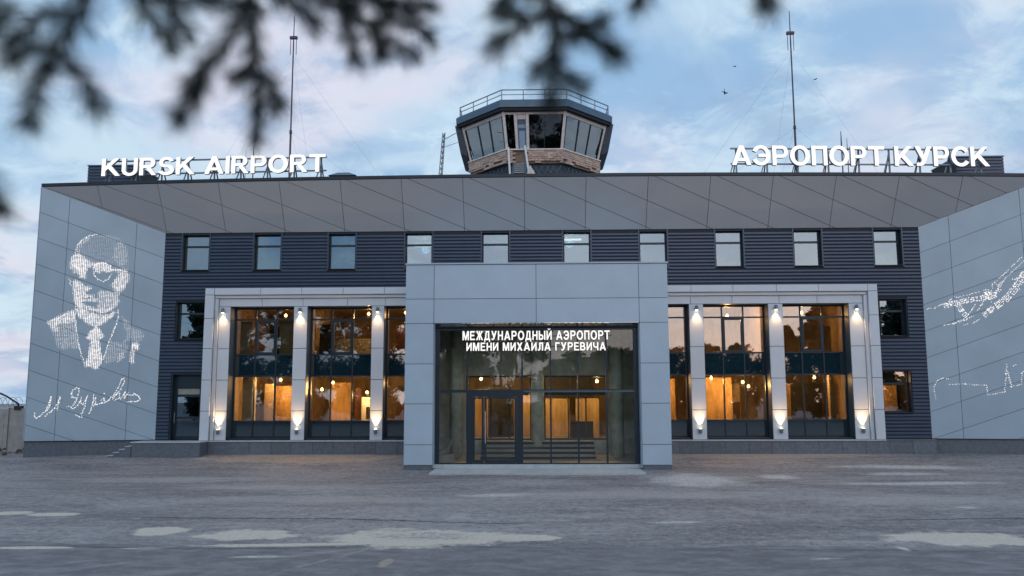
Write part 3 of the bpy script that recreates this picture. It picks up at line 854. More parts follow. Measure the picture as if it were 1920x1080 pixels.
# portrait: perforation pattern, (u, z) of the left wing; drawn in a local 1000 x 1080 sketch frame
#<PORTRAIT
PORTRAIT_AREAS = [(0.075, [(4.05, 9.74), (3.89, 10.22), (3.54, 10.51), (3.11, 10.6), (2.61, 10.61), (2.16, 10.47), (1.76, 10.11), (1.63, 9.49), (1.62, 8.8), (2.01, 9.0), (2.52, 9.18), (3.09, 9.2), (3.53, 9.38), (4.03, 9.5)]), (0.34, [(4.05, 9.74), (3.89, 10.19), (3.51, 10.5), (3.41, 10.38), (3.82, 10.02), (3.88, 9.51)]), (0.24, [(2.32, 9.95), (2.09, 10.3), (1.79, 10.04), (1.71, 9.28), (2.02, 9.06), (2.35, 9.46)]), (0.14, [(3.11, 10.61), (2.23, 10.55), (1.97, 10.34), (2.6, 10.45), (3.1, 10.5)]), (0.95, [(4.24, 9.32), (4.16, 9.56), (3.89, 9.64), (3.53, 9.35), (3.26, 9.05), (3.47, 8.94), (3.55, 8.43), (3.78, 8.46), (3.92, 8.72), (4.12, 8.99)]), (0.55, [(4.29, 9.25), (4.14, 9.33), (3.89, 8.66), (4.04, 8.69), (4.29, 8.91)]), (0.3, [(3.56, 9.38), (3.09, 9.22), (3.26, 9.05), (3.49, 9.25)]), (0.85, [(4.08, 8.31), (3.8, 8.29), (3.54, 8.06), (3.2, 8.0), (3.43, 7.79), (3.61, 7.62), (3.7, 7.18), (3.94, 7.14), (4.04, 7.71)]), (0.95, [(3.24, 9.16), (2.84, 9.23), (2.42, 9.08), (2.38, 8.91), (2.62, 8.63), (2.87, 8.69), (3.12, 8.75)]), (0.5, [(2.42, 8.98), (1.69, 8.9), (1.68, 8.7), (2.12, 8.75), (2.41, 8.81)]), (0.8, [(2.37, 8.1), (2.06, 8.69), (1.62, 8.74), (1.56, 8.43), (1.82, 7.81), (2.19, 7.83)]), (0.5, [(2.94, 7.84), (1.94, 7.77), (2.15, 7.16), (2.51, 6.84), (2.94, 6.87), (2.91, 7.34)]), (0.8, [(3.83, 7.28), (3.27, 7.09), (2.88, 6.9), (2.94, 6.8), (3.5, 6.92), (3.9, 7.01)]), (0.85, [(2.94, 6.9), (2.39, 6.98), (2.01, 7.43), (1.92, 7.36), (2.29, 6.87), (2.81, 6.72)]), (0.9, [(3.52, 7.67), (3.17, 7.61), (2.93, 7.46), (2.97, 7.3), (3.16, 7.33), (3.58, 7.29), (3.73, 7.18), (3.76, 7.58)]), (0.55, [(2.94, 7.81), (2.62, 7.75), (2.67, 7.55), (2.93, 7.61)]), (0.85, [(3.93, 6.97), (3.56, 6.92), (2.87, 6.67), (2.37, 6.68), (2.08, 6.89), (2.18, 6.61), (2.6, 6.24), (2.96, 6.07), (3.33, 6.22), (3.69, 6.51)]), (0.92, [(2.99, 6.07), (2.75, 5.98), (2.52, 5.57), (2.76, 5.46), (2.55, 4.53), (2.74, 4.04), (3.36, 4.23), (3.23, 4.53), (3.13, 5.42), (3.44, 5.55), (3.24, 5.79)]), (0.75, [(5.1, 6.28), (4.4, 6.7), (3.92, 6.92), (3.84, 6.31), (4.4, 6.2), (4.84, 6.05)]), (0.22, [(5.1, 6.25), (3.86, 6.31), (3.6, 5.05), (4.38, 4.97), (4.57, 5.03), (4.83, 5.82)]), (0.6, [(5.04, 6.28), (4.61, 6.09), (4.56, 5.83), (4.83, 5.89)]), (0.16, [(1.88, 6.69), (1.48, 6.36), (1.35, 6.16), (0.69, 5.7), (0.98, 5.29), (1.31, 5.49), (1.73, 5.28), (1.51, 5.69)]), (0.95, [(1.28, 5.3), (1.0, 5.35), (0.97, 4.99), (1.27, 4.99)]), (0.6, [(1.33, 4.95), (1.12, 4.96), (1.15, 4.35), (1.34, 4.38)]), (0.17, [(2.3, 5.4), (1.48, 5.28), (1.46, 4.95), (1.75, 4.54), (2.48, 4.27), (2.47, 4.74)]), (0.2, [(1.28, 6.03), (0.83, 5.9), (0.82, 5.63), (1.24, 5.36)]), (0.4, [(1.77, 4.81), (1.59, 4.95), (1.6, 4.61), (1.93, 4.34)])]
PORTRAIT_GAPS = [[(2.96, 8.69), (2.81, 8.8), (2.53, 8.77), (2.58, 8.57), (2.76, 8.46)], [(3.49, 7.22), (2.96, 7.2), (2.96, 7.1), (3.39, 7.12)], [(3.53, 8.74), (3.38, 8.95), (3.25, 8.82), (3.03, 8.28), (3.21, 8.17), (3.56, 8.3)], [(3.6, 7.47), (2.98, 7.5), (2.98, 7.44), (3.56, 7.4)], [(3.85, 6.64), (3.4, 6.25), (3.08, 6.06), (3.24, 5.79), (3.42, 5.12), (3.68, 5.84)], [(2.7, 6.0), (2.35, 6.27), (2.03, 6.68), (2.3, 5.4), (2.52, 4.93), (2.55, 5.53)]]
PORTRAIT_LINES = [[(4.06, 9.67), (3.98, 10.05), (3.78, 10.33), (3.51, 10.5), (3.17, 10.6)], [(3.21, 8.95), (3.18, 8.65), (2.97, 8.38), (2.75, 8.29), (2.51, 8.4), (2.4, 8.68)], [(3.26, 9.05), (3.05, 9.16), (2.78, 9.23), (2.46, 9.08)], [(2.02, 6.92), (1.94, 6.62), (2.09, 6.01), (2.32, 5.34), (2.52, 4.54)], [(3.91, 6.64), (3.83, 6.11), (3.6, 5.05), (3.37, 4.36)], [(2.62, 8.77), (2.41, 8.85), (2.07, 8.89), (1.69, 8.8)], [(3.98, 6.77), (4.4, 6.63), (5.07, 6.28)], [(4.24, 8.38), (4.19, 8.11)], [(4.12, 8.92), (4.0, 8.99), (3.84, 8.93)]]
SIGNATURE = [[(5.37, 1.97), (5.35, 1.81), (5.27, 1.75), (5.14, 1.83), (4.98, 1.97), (4.84, 2.1), (4.74, 2.34), (4.7, 2.55), (4.7, 2.77)], [(4.7, 2.71), (4.79, 2.39), (4.89, 2.07)], [(4.9, 1.83), (4.69, 2.02), (4.51, 2.21), (4.38, 2.5), (4.31, 2.74)], [(4.31, 2.71), (4.35, 2.45), (4.42, 2.13)], [(4.02, 2.29), (3.96, 2.31)], [(3.65, 2.66), (3.78, 2.72), (3.85, 2.88), (3.78, 3.06), (3.63, 3.16), (3.51, 3.12), (3.51, 2.88), (3.6, 2.61), (3.68, 2.4), (3.8, 2.23), (3.72, 2.17), (3.53, 2.31), (3.4, 2.56)], [(3.38, 2.72), (3.39, 2.45), (3.31, 2.37), (3.2, 2.58), (3.11, 2.77)], [(3.11, 2.77), (3.21, 2.34), (3.29, 2.02), (3.33, 1.76), (3.45, 1.81), (3.58, 1.87)], [(2.84, 2.83), (2.87, 2.45), (2.92, 2.13), (3.02, 1.94)], [(2.88, 2.67), (2.76, 2.69), (2.75, 2.45), (2.83, 2.32), (2.59, 2.4), (2.42, 2.45)], [(2.52, 2.56), (2.38, 2.66), (2.35, 2.56), (2.49, 2.45), (2.29, 2.48), (2.15, 2.62)], [(2.39, 2.88), (2.37, 2.88)], [(2.15, 2.62), (1.96, 2.81), (1.78, 3.16), (1.65, 3.57), (1.55, 3.62), (1.51, 3.46), (1.67, 3.1), (1.86, 2.83), (2.0, 2.62)], [(1.81, 2.89), (1.69, 2.89), (1.7, 2.67), (1.9, 2.59)], [(1.64, 2.62), (1.53, 2.83), (1.46, 2.97), (1.5, 2.67), (1.38, 2.86), (1.31, 2.94)], [(1.3, 2.83), (1.12, 2.81), (1.07, 2.89), (0.84, 2.76), (0.77, 2.62), (0.93, 2.5), (1.18, 2.51), (1.36, 2.47)]]
AIRCRAFT = [(1, [(0.18, 6.79), (0.48, 6.83), (0.73, 6.96), (1.1, 7.11), (1.38, 7.34), (1.56, 7.31), (1.71, 7.33), (2.25, 7.48), (2.74, 7.62)]), (1, [(0.73, 6.96), (1.09, 6.98), (1.36, 7.04)]), (3, [(0.91, 6.91), (1.39, 7.03), (1.87, 7.14), (2.52, 7.23), (2.82, 7.33)]), (1, [(2.75, 7.59), (2.82, 7.33), (3.12, 7.36), (3.25, 7.58), (3.45, 7.97)]), (2, [(2.73, 7.3), (2.89, 7.46), (3.12, 7.39)]), (2, [(2.9, 7.59), (2.74, 7.46)]), (1, [(3.26, 7.78), (3.51, 8.0)]), (1, [(3.12, 7.49), (3.36, 7.58)]), (1, [(3.02, 7.72), (3.05, 7.88), (3.15, 7.94), (3.27, 7.84), (3.25, 7.65), (3.13, 7.55)]), (3, [(1.51, 6.97), (1.64, 6.67), (1.84, 6.38)]), (1, [(0.77, 6.0), (1.27, 6.04), (1.82, 6.22), (2.12, 6.39)]), (1, [(1.28, 6.08), (1.82, 6.27)]), (1, [(1.7, 5.99), (2.1, 6.07), (2.59, 6.35)]), (1, [(1.89, 6.43), (2.08, 6.69), (2.24, 6.92)]), (1, [(2.34, 6.69), (2.5, 6.91), (2.67, 7.14)]), (3, [(2.59, 6.42), (2.84, 6.62), (3.14, 6.79)]), (1, [(2.6, 6.55), (2.88, 6.77), (2.93, 7.13)]), (4, [(3.14, 6.86), (3.57, 7.18), (4.01, 7.69), (4.38, 8.23), (4.69, 8.39), (5.03, 8.44)]), (2, [(3.89, 8.15), (4.09, 8.08), (4.39, 8.4)]), (2, [(3.12, 7.32), (2.87, 7.2), (2.65, 7.4)]), (1, [(3.22, 8.04), (3.53, 8.31), (4.02, 8.8), (4.45, 9.21), (4.94, 9.56)]), (1, [(3.45, 7.97), (3.92, 8.46), (4.43, 8.92), (4.92, 9.23)]), (1, [(2.66, 7.47), (3.18, 7.45), (3.44, 7.9)])]
GROUND_LINE = [[(0.26, 2.56), (0.23, 3.09), (0.41, 3.38), (0.65, 3.5), (0.88, 3.44)], [(0.91, 3.19), (1.55, 3.21), (2.46, 3.14), (2.48, 2.69), (3.21, 2.83), (3.31, 3.69), (3.37, 4.09)], [(3.37, 3.79), (3.47, 3.09)], [(3.37, 3.79), (3.44, 3.49), (3.5, 3.07), (3.91, 3.19), (3.96, 3.69), (4.18, 3.88)], [(3.65, 4.03), (3.74, 4.05)]]

def inside(p, poly):
    x, y = p; c = False
    for i in range(len(poly)):
        (x0, y0), (x1, y1) = poly[i], poly[i - 1]
        if (y0 > y) != (y1 > y) and x < (x1 - x0) * (y - y0) / (y1 - y0) + x0: c = not c
    return c
def line_dots(pl, step, r, wid=0):
    o = []
    for (a, b_), (c, d_) in zip(pl, pl[1:]):
        l = math.hypot(c - a, d_ - b_); n_ = max(1, round(l / step))
        for i in range(n_ + 1):
            t = i / n_
            for q in range(max(1, wid)):
                k = (q - (max(1, wid) - 1) / 2) * step
                if wid and jr.random() < .18: continue
                o.append((a + (c - a) * t - (d_ - b_) / max(l, .01) * k + jr.gauss(0, .014), b_ + (d_ - b_) * t + (c - a) / max(l, .01) * k + jr.gauss(0, .014), r * jr.uniform(.7, 1.25)))
    return o
pr = random.Random(21); jr = random.Random(31)
dots = []
us = [p[0] for _, q in PORTRAIT_AREAS for p in q]; zs_ = [p[1] for _, q in PORTRAIT_AREAS for p in q]
u = min(us)
while u < max(us):
    z_ = min(zs_)
    while z_ < max(zs_):
        I = 0; w_ = 0
        for _ in range(5):
            uu, zz = u + pr.gauss(0, .03), z_ + pr.gauss(0, .03); v_ = 0
            for v, q in PORTRAIT_AREAS:
                if v > v_ and inside((uu, zz), q): v_ = v
            if any(inside((uu, zz), q) for q in PORTRAIT_GAPS): v_ = 0
            I += v_ / 5
        if I > 0:
            I *= pr.uniform(.4, 1.2)
            if I > .035: dots.append((u, z_, .036 * math.sqrt(min(1, I))))
        z_ += .064
    u += .080
for l_ in PORTRAIT_LINES: dots += line_dots(l_, .07, .024)
o_ = dots_mesh(dots, lambda a, b_, c: PL(a, b_, c)).build('portrait_perforation', M['perf'], wl); o_['kind'] = 'stuff'
dots = []
for l_ in SIGNATURE: dots += line_dots(l_, .055, .021)
o_ = dots_mesh(dots, PL).build('signature_perforation', M['perf'], wl); o_['kind'] = 'stuff'
dots = []
for w_, l_ in AIRCRAFT: dots += line_dots(l_, .085, .028 if w_ > 1 else .022, w_)
o_ = dots_mesh(dots, PR).build('aircraft_perforation', M['perf'], wr); o_['kind'] = 'stuff'
dots = []
for l_ in GROUND_LINE: dots += line_dots(l_, .10, .021)
o_ = dots_mesh(dots, PR).build('outline_perforation', M['perf'], wr); o_['kind'] = 'stuff'
#>PORTRAIT

# ------------------------------------------------------------------ side landing and steps at the left
lan = tag(MB() and thing('side_landing', 'grey stone landing with small side steps below the dark side door at left', 'steps', (-16.9, -.7, 0)), 'grey stone landing with small side steps below the dark side door at left', 'steps')
b = MB(); b.box(-18.55, -15.36, -1.25, -.005, -.3, ZP - .06); b.build('landing_block', M['granite'], lan)
box('landing_slab', M['stone_light'], lan, -18.6, -15.33, -1.3, -.006, ZP - .056, ZP - .004)
for i in range(4):
    zt = ZP - .06 - .14 * (i + 1); xa = -18.6 - .27 * (i + 1)
    box('step', M['granite'], lan, xa, xa + .27 - .004, -1.22, -.32, -.3, zt - .035)
    box('tread', M['stone_light'], lan, xa - .02, xa + .27 - .006, -1.25, -.30, zt - .034, zt)

# ------------------------------------------------------------------ entrance portal
PX0, PX1, OX0, OX1, PY, PTOP, PBOT = -5.35, 5.83, -4.13, 4.6, -4.5, 8.37, -.42
OZ = 5.77
por = thing('entrance_portal', 'boxy pale blue grey entrance portal standing forward of the facade around the glass doors', 'entrance', (.24, -4.3, -.4))
b = MB()
b.box(PX0 + .03, OX0 - .03, PY + .03, PY + .62, PBOT, PTOP - .06); b.box(OX1 + .03, PX1 - .03, PY + .03, PY + .62, PBOT, PTOP - .06)
b.box(OX0 - .03, OX1 + .03, PY + .03, PY + .62, OZ + .03, PTOP - .06)
b.box(PX0 + .03, PX0 + .3, PY + .62, -.3, PBOT, PTOP - .06); b.box(PX1 - .3, PX1 - .03, PY + .62, -.3, PBOT, PTOP - .06)
b.box(PX0 + .3, PX1 - .3, PY + .62, -.06, 7.9, PTOP - .08)
b.build('portal_core', M['frame_grey'], por)
zj = [-.17, .67, 2.37, 4.05, OZ, 6.82, 8.30]
for xa, xb in ((PX0, OX0), (OX1, PX1)):
    for i in range(len(zj) - 1): panel(por, M['portal'], xa, xb, PY, PY + .028, zj[i], zj[i + 1])
    box('portal_plinth', M['granite'], por, xa + .02, xb - .02, PY + .02, PY + .6, -.6, -.18)
xm = (OX0 + OX1) / 2
for xa, xb in ((OX0, xm), (xm, OX1)):
    for za, zb in ((OZ, 6.82), (6.82, 8.30)): panel(por, M['portal'], xa, xb, PY, PY + .028, za, zb)
for s, x in ((-1, PX0), (1, PX1)):
    for y0, y1 in ((PY + .03, -2.4), (-2.4, -.3)):
        for i in range(len(zj) - 1): box('side_panel', M['portal'], por, x - .0 if s < 0 else x - .028, x + .028 if s < 0 else x, y0 + .012, y1 - .012, zj[i] + .012, zj[i + 1] - .012)
for s, x in ((1, OX0), (-1, OX1)):      # inner linings of the opening
    box('jamb_lining', M['portal'], por, min(x, x + s * .024) , max(x, x + s * .024), PY + .03, -4.02, -.3, OZ - .03)
b = MB(); b.slab([(OX0 + .026, PY + .002, OZ), (OX0 + .026, -3.96, 5.58), (OX0 + .026, -3.96, 5.62), (OX0 + .026, PY + .002, OZ + .028)],
                 [(OX1 - .026, PY + .002, OZ), (OX1 - .026, -3.96, 5.58), (OX1 - .026, -3.96, 5.62), (OX1 - .026, PY + .002, OZ + .028)])
b.build('soffit_lining', M['soffit_glossy'], por)
box('parapet_cap', M['portal'], por, PX0 - .03, PX1 + .03, PY - .04, -.06, PTOP - .055, PTOP)
# vestibule interior
b = MB(); b.box(PX0 + .3, PX1 - .3, PY + .62, -.07, 5.9, 6.0); b.build('vestibule_ceiling', M['concrete_in'], por)
box('vestibule_floor', M['stone_light'], por, PX0 + .3, PX1 - .3, -4.1, -.07, -.5, -.17)
for x, y in ((-3.45, -1.2), (.3, -.55), (3.95, -1.2)):
    c = MB(); c.tube([(x, y, -.17), (x, y, 5.9)], .3, 20); co = c.build('vestibule_column', M['concrete_in'], por); smooth(co)
for i in range(4): box('vestibule_step', M['concrete'], por, -2.3, 2.9, -1.75 + .33 * i, -.07, -.17 + .2 * i + .002, -.17 + .2 * (i + 1))
for i in range(4): box('riser_strip', M['dark'], por, -2.3, 2.9, -1.77 + .33 * i, -1.751 + .33 * i, -.12 + .2 * i, -.17 + .2 * (i + 1) - .05)  # dark strip across the middle of each riser
rb = MB(); rb.box(-4.6, -3.4, -3.2, -2.2, -.168, .15); rb.bar((-3.9, -3.0, -.1), (-3.45, -2.6, .9), .09, .05); rb.bar((-4.3, -2.9, .1), (-3.7, -2.5, .35), .25, .2)
rb.build('building_debris', M['concrete'], por)
# glazed screen
gy = -4.0
gx = [-3.97, -2.72, -.38, .83, 2.0, 3.21, 4.42]
f = MB()
GZ0, GZ1, GT = -.19, 5.59, 2.9
f.box(OX0 + .03, gx[0] + .05, gy - .05, gy + .06, GZ0, GZ1); f.box(gx[-1] - .05, OX1 - .03, gy - .05, gy + .06, GZ0, GZ1)
f.box(gx[0] + .05, gx[-1] - .05, gy - .05, gy + .06, GZ1 - .08, GZ1); f.box(gx[0] + .05, gx[-1] - .05, gy - .05, gy + .06, GZ0, GZ0 + .07)
f.box(gx[0] + .05, gx[-1] - .05, gy - .06, gy + .06, GT - .06, GT + .06)
f.box(-.3, gx[-1] - .05, gy - .075, gy - .062, GT - .055, GT + .02, 1)
for x in gx[1:-1]:
    f.box(x - .035, x + .035, gy - .05, gy + .06, GT + .06, GZ1 - .08); f.box(x - .035, x + .035, gy - .05, gy + .06, GZ0 + .07, GT - .06)
scr = f.build('glass_screen', [M['frame'], M['frame_grey']], por)
for i in range(len(gx) - 1):
    xa, xb = gx[i] + (.05 if i == 0 else .035), gx[i + 1] - (.05 if i == len(gx) - 2 else .035)
    box('pane', M['glass_door'], scr, xa, xb, gy - .006, gy + .006, GT + .06, GZ1 - .08)
    if i != 1: box('pane', M['glass_door'], scr, xa, xb, gy - .006, gy + .006, GZ0 + .07, GT - .06)
d = MB()                                   # doorway: heavy frame, narrow leaf and main leaf
x0, x1 = -2.685, -.415
d.box(x0, x0 + .19, gy - .07, gy + .05, GZ0 + .07, GT - .06); d.box(x1 - .19, x1, gy - .07, gy + .05, GZ0 + .07, GT - .06)
d.box(x0 + .19, x1 - .19, gy - .07, gy + .05, GT - .24, GT - .06)
d.build('door_frame', M['frame'], por)
def leaf(xa, xb, st, name):
    d = MB(); za, zb = GZ0 + .08, GT - .25
    d.box(xa, xa + st, gy - .06, gy + .03, za, zb); d.box(xb - st, xb, gy - .06, gy + .03, za, zb)
    d.box(xa + st, xb - st, gy - .06, gy + .03, za, za + .12); d.box(xa + st, xb - st, gy - .06, gy + .03, zb - .08, zb)
    o = d.build(name, M['frame'], por)
    box('pane', M['glass_door'], o, xa + st, xb - st, gy - .02, gy - .008, za + .12, zb - .08)
    return o
l1 = leaf(x0 + .195, -2.02, .09, 'door_leaf'); l2 = leaf(-2.0, x1 - .195, .10, 'door_leaf')
h = MB(); hx = -1.95
h.tube([(hx, gy - .13, .7), (hx, gy - .13, 2.05)], .022, 8)
for zz in (.85, 1.9): h.tube([(hx, gy - .13, zz), (hx, gy - .06, zz)], .014, 6)
h.build('handle', M['chrome'], l2)
slb = MB(); slb.box(-4.05, 4.5, -6.2, -4.06, -.6, -.335)
so = slb.build('entrance_slab', M['stone_light']); so['kind'] = 'structure'

# ------------------------------------------------------------------ letters
# letters are cut as heavy grotesque capitals: each a set of strokes in cap-height units
def _arc(cx, cy, ro, ri, a0, a1, n=None):
    n = n or max(4, int(abs(a1 - a0) / 15)); q = []
    for i in range(n):
        t0, t1 = R(a0 + (a1 - a0) * i / n), R(a0 + (a1 - a0) * (i + 1) / n)
        q.append([(cx + ro[0] * math.cos(t0), cy + ro[1] * math.sin(t0)), (cx + ro[0] * math.cos(t1), cy + ro[1] * math.sin(t1)),
                  (cx + ri[0] * math.cos(t1), cy + ri[1] * math.sin(t1)), (cx + ri[0] * math.cos(t0), cy + ri[1] * math.sin(t0))])
    return ('arc', q)
def _b(x0, x1, y0, y1): return ('poly', [(x0, y0), (x1, y0), (x1, y1), (x0, y1)])
def _p(*pts): return ('poly', list(pts))
def _mir(pts, c): return _p(*[(2 * c - x, y) for x, y in pts][::-1])
_st = _b(0, .2, 0, 1)
_I = [_b(0, .19, 0, 1), _b(.62, .81, 0, 1), _p((.18, .04), (.18, .35), (.63, .96), (.63, .65))]
_ml, _jl, _jm = [(.0, 1), (.27, 1), (.60, 0), (.42, 0)], [(.02, 1), (.27, 1), (.50, .60), (.44, .43)], [(0, 0), (.24, 0), (.51, .56), (.36, .56)]
GLY = {
 'A': (.98, [_p((0, 0), (.22, 0), (.60, 1), (.38, 1)), _p((.76, 0), (.98, 0), (.60, 1), (.38, 1)), _b(.2, .78, .2, .36)]),
 'K': (.95, [_st, _p((.18, .27), (.90, 1), (.64, 1), (.18, .54)), _p((.33, .44), (.47, .61), (.97, 0), (.72, 0))]),
 'U': (.82, [_b(0, .2, .32, 1), _b(.62, .82, .32, 1), _arc(.41, .33, (.41, .35), (.21, .18), 180, 360)]),
 'R': (.88, [_st, _b(.19, .52, .84, 1), _b(.19, .52, .42, .58), _arc(.51, .71, (.30, .29), (.10, .13), -90, 90), _p((.34, .44), (.56, .46), (.89, 0), (.65, 0))]),
 'S': (.82, [_arc(.41, .72, (.38, .30), (.18, .145), 15, 270), _arc(.41, .285, (.41, .305), (.20, .145), 90, -165)]),
 'I': (.2, [_st]),
 'P': (.80, [_st, _b(.19, .50, .84, 1), _b(.19, .50, .38, .54), _arc(.49, .69, (.31, .31), (.11, .15), -90, 90)]),
 'O': (1.0, [_arc(.5, .5, (.5, .52), (.285, .35), 0, 360, 26)]),
 'T': (.82, [_b(0, .82, .83, 1), _b(.31, .51, 0, .84)]),
 'Э': (.88, [_arc(.40, .5, (.48, .52), (.265, .35), -152, 152), _b(.27, .70, .42, .58)]),
 'П': (.80, [_st, _b(.6, .8, 0, 1), _b(.18, .62, .83, .998)]),
 'У': (.85, [_p((.62, 1), (.85, 1), (.50, .14), (.28, .16)), _p((0, 1), (.24, 1), (.50, .44), (.36, .26)), _p((.06, 0), (.27, 0), (.40, .04), (.51, .17), (.30, .2), (.25, .165), (.06, .165))]),
 'С': (.90, [_arc(.5, .5, (.5, .52), (.285, .35), 35, 325)]),
 'М': (1.0, [_b(0, .19, 0, 1), _b(.81, 1, 0, 1), _p(*_ml), _mir(_ml, .5)]),
 'Е': (.74, [_st, _b(.18, .72, .84, 1), _b(.18, .67, .43, .585), _b(.18, .75, 0, .165)]),
 'Ж': (1.12, [_b(.46, .66, 0, 1), _p(*_jl), _p(*_jm), _mir(_jl, .56), _mir(_jm, .56)]),
 'Д': (.92, [_b(0, .92, 0, .17), _b(0, .17, -.2, .02), _b(.75, .92, -.2, .02), _p((.10, .16), (.31, .16), (.42, 1), (.24, 1)), _b(.25, .79, .84, .998), _b(.59, .79, .16, 1)]),
 'Н': (.80, [_st, _b(.6, .8, 0, 1), _b(.18, .62, .42, .59)]),
 'Ы': (1.04, [_st, _b(.18, .44, 0, .16), _b(.18, .44, .44, .60), _arc(.43, .30, (.29, .30), (.095, .14), -90, 90), _b(.84, 1.04, 0, 1)]),
 'И': (.81, _I), 'Й': (.81, _I + [_arc(.405, 1.24, (.21, .16), (.10, .06), 180, 360)]),
 'В': (.80, [_st, _b(.18, .46, .84, 1), _b(.18, .46, .43, .58), _b(.18, .48, 0, .16), _arc(.44, .72, (.28, .28), (.09, .12), -90, 90), _arc(.47, .295, (.33, .295), (.12, .135), -90, 90)]),
 'Х': (.86, [_p((0, 0), (.24, 0), (.85, 1), (.61, 1)), _p((.62, 0), (.86, 0), (.25, 1), (.01, 1))]),
 'Л': (.82, [_b(.22, .82, .83, .998), _b(.62, .82, 0, 1), _p((.22, .34), (.42, .34), (.42, 1), (.22, 1)), _p((0, 0), (.18, -.01), (.33, .05), (.40, .18), (.42, .36), (.22, .36), (.19, .22), (.12, .17), (0, .17))]),
 'Г': (.68, [_st, _b(.18, .68, .83, .998)]),
 'Ч': (.80, [_b(0, .2, .6, 1), _b(.6, .8, 0, 1), _arc(.42, .62, (.42, .31), (.22, .14), 180, 270), _b(.41, .62, .31, .48)]),
}
for a_, c_ in zip('АКРОТ', 'AKPOT'): GLY[a_] = GLY[c_]
def sign(parent, text, x0, x1, zb, zt, y, depth, gap=.10):
    wid = 0
    for ch in text: wid += .32 + gap if ch == ' ' else GLY[ch][0] + gap
    wid -= gap
    sx, sz = (x1 - x0) / wid, zt - zb
    x = 0
    for ch in text:
        if ch == ' ': x += .32 + gap; continue
        w, parts = GLY[ch]; m_ = MB()
        for i, (kind, pl) in enumerate(parts):
            yf = y - depth / 2 - i * .0012; yb = y + depth / 2 - i * .0012
            T = lambda p, yy: (x0 + (x + p[0]) * sx, yy, zb + p[1] * sz)
            if kind == 'poly':
                n = len(m_.f); m_.slab([T(p, yf) for p in pl], [T(p, yb) for p in pl], 1)
                m_.m[n] = 0
            else:
                vs, fs, ms = [], [], []
                for j, q in enumerate(pl):
                    k = len(vs); vs += [T(p, yf) for p in q] + [T(p, yb) for p in q]
                    fs += [(k, k + 1, k + 2, k + 3), (k + 7, k + 6, k + 5, k + 4), (k, k + 4, k + 5, k + 1), (k + 3, k + 2, k + 6, k + 7)]; ms += [0, 1, 1, 1]
                for s_, f_ in ((0, (0, 3, 7, 4)), (len(vs) - 8, (1, 2, 6, 5))): fs.append(tuple(s_ + i_ for i_ in f_)); ms.append(1)
                n = len(m_.f); m_.add(vs, fs, 1)
                for i_, v_ in enumerate(ms): m_.m[n + i_] = v_
        me = bpy.data.meshes.new('letter'); me.from_pydata(m_.v, [], m_.f); me.materials.append(M['letter']); me.materials.append(M['letter_side'])
        me.polygons.foreach_set('material_index', m_.m)
        link('letter', me, parent)
        x += w + gap
def roof_sign(text, x0, x1, z0, z1, y, rot, label):
    t = thing('rooftop_sign', label, 'sign', ((x0 + x1) / 2, y, 12.95), 'white letters on the roof edge')
    sign(t, text, x0, x1, z0, z1, y, .14)
    s = MB(); zb = 12.96
    for zz in (z0 + .12, z1 - .1): s.bar((x0, y + .13, zz), (x1, y + .13, zz), .07)
    n_ = 9
    for i in range(n_):
        x = x0 + .3 + (x1 - x0 - .6) * i / (n_ - 1)
        s.bar((x, y + .2, zb + .2), (x, y + .2, z1 - .05), .07)
        s.bar((x, y + 1.1, zb + .2), (x, y + .22, z1 - .3), .055)
        s.bar((x - .5, y + .25, zb + .3), (x, y + .25, z1 - .4), .045)
    s.bar((x0, y + .1, zb + .62), (x1, y + .1, zb + .62), .06); s.bar((x0, y + 1.1, zb + .3), (x1, y + 1.1, zb + .3), .06)
    s.build('support_frame', M['steel'], t)
    for i in range(6):
        x = x0 + .6 + (x1 - x0 - 1.6) * i / 5
        box('ballast_block', M['steel'], t, x - .55, x + .55, y - .15, y + .55, zb + .35, zb + .72)
    t.rotation_euler.z = rot
    return t
#<SIGNS
roof_sign('KURSK AIRPORT', -22.32, -10.47, 14.17, 15.10, 1.3, -.033, 'white lit rooftop letters in Latin script spelling two words at the left')
roof_sign('АЭРОПОРТ КУРСК', 10.18, 23.38, 14.26, 15.28, 1.3, .05, 'white lit rooftop letters in Cyrillic script spelling two words at the right')
#>SIGNS

# entrance lettering, hung in front of the glass
tl = thing('entrance_lettering', 'two lines of white lit Cyrillic letters above the glass entrance doors', 'sign', (.24, -4.3, 5.0))
sign(tl, 'МЕЖДУНАРОДНЫЙ АЭРОПОРТ', -2.93, 3.37, 5.075, 5.465, -4.14, .05, .19)
sign(tl, 'ИМЕНИ МИХАИЛА ГУРЕВИЧА', -2.76, 3.2, 4.615, 4.965, -4.14, .05, .19)
b = MB()
for zz in (5.25, 4.8): b.bar((-3.0, -4.095, zz), (3.45, -4.095, zz), .024)
for x in (-2.2, .2, 2.7): b.bar((x, -4.075, 4.75), (x, -4.075, 5.57), .02)
b.build('support_rail', M['frame'], tl)

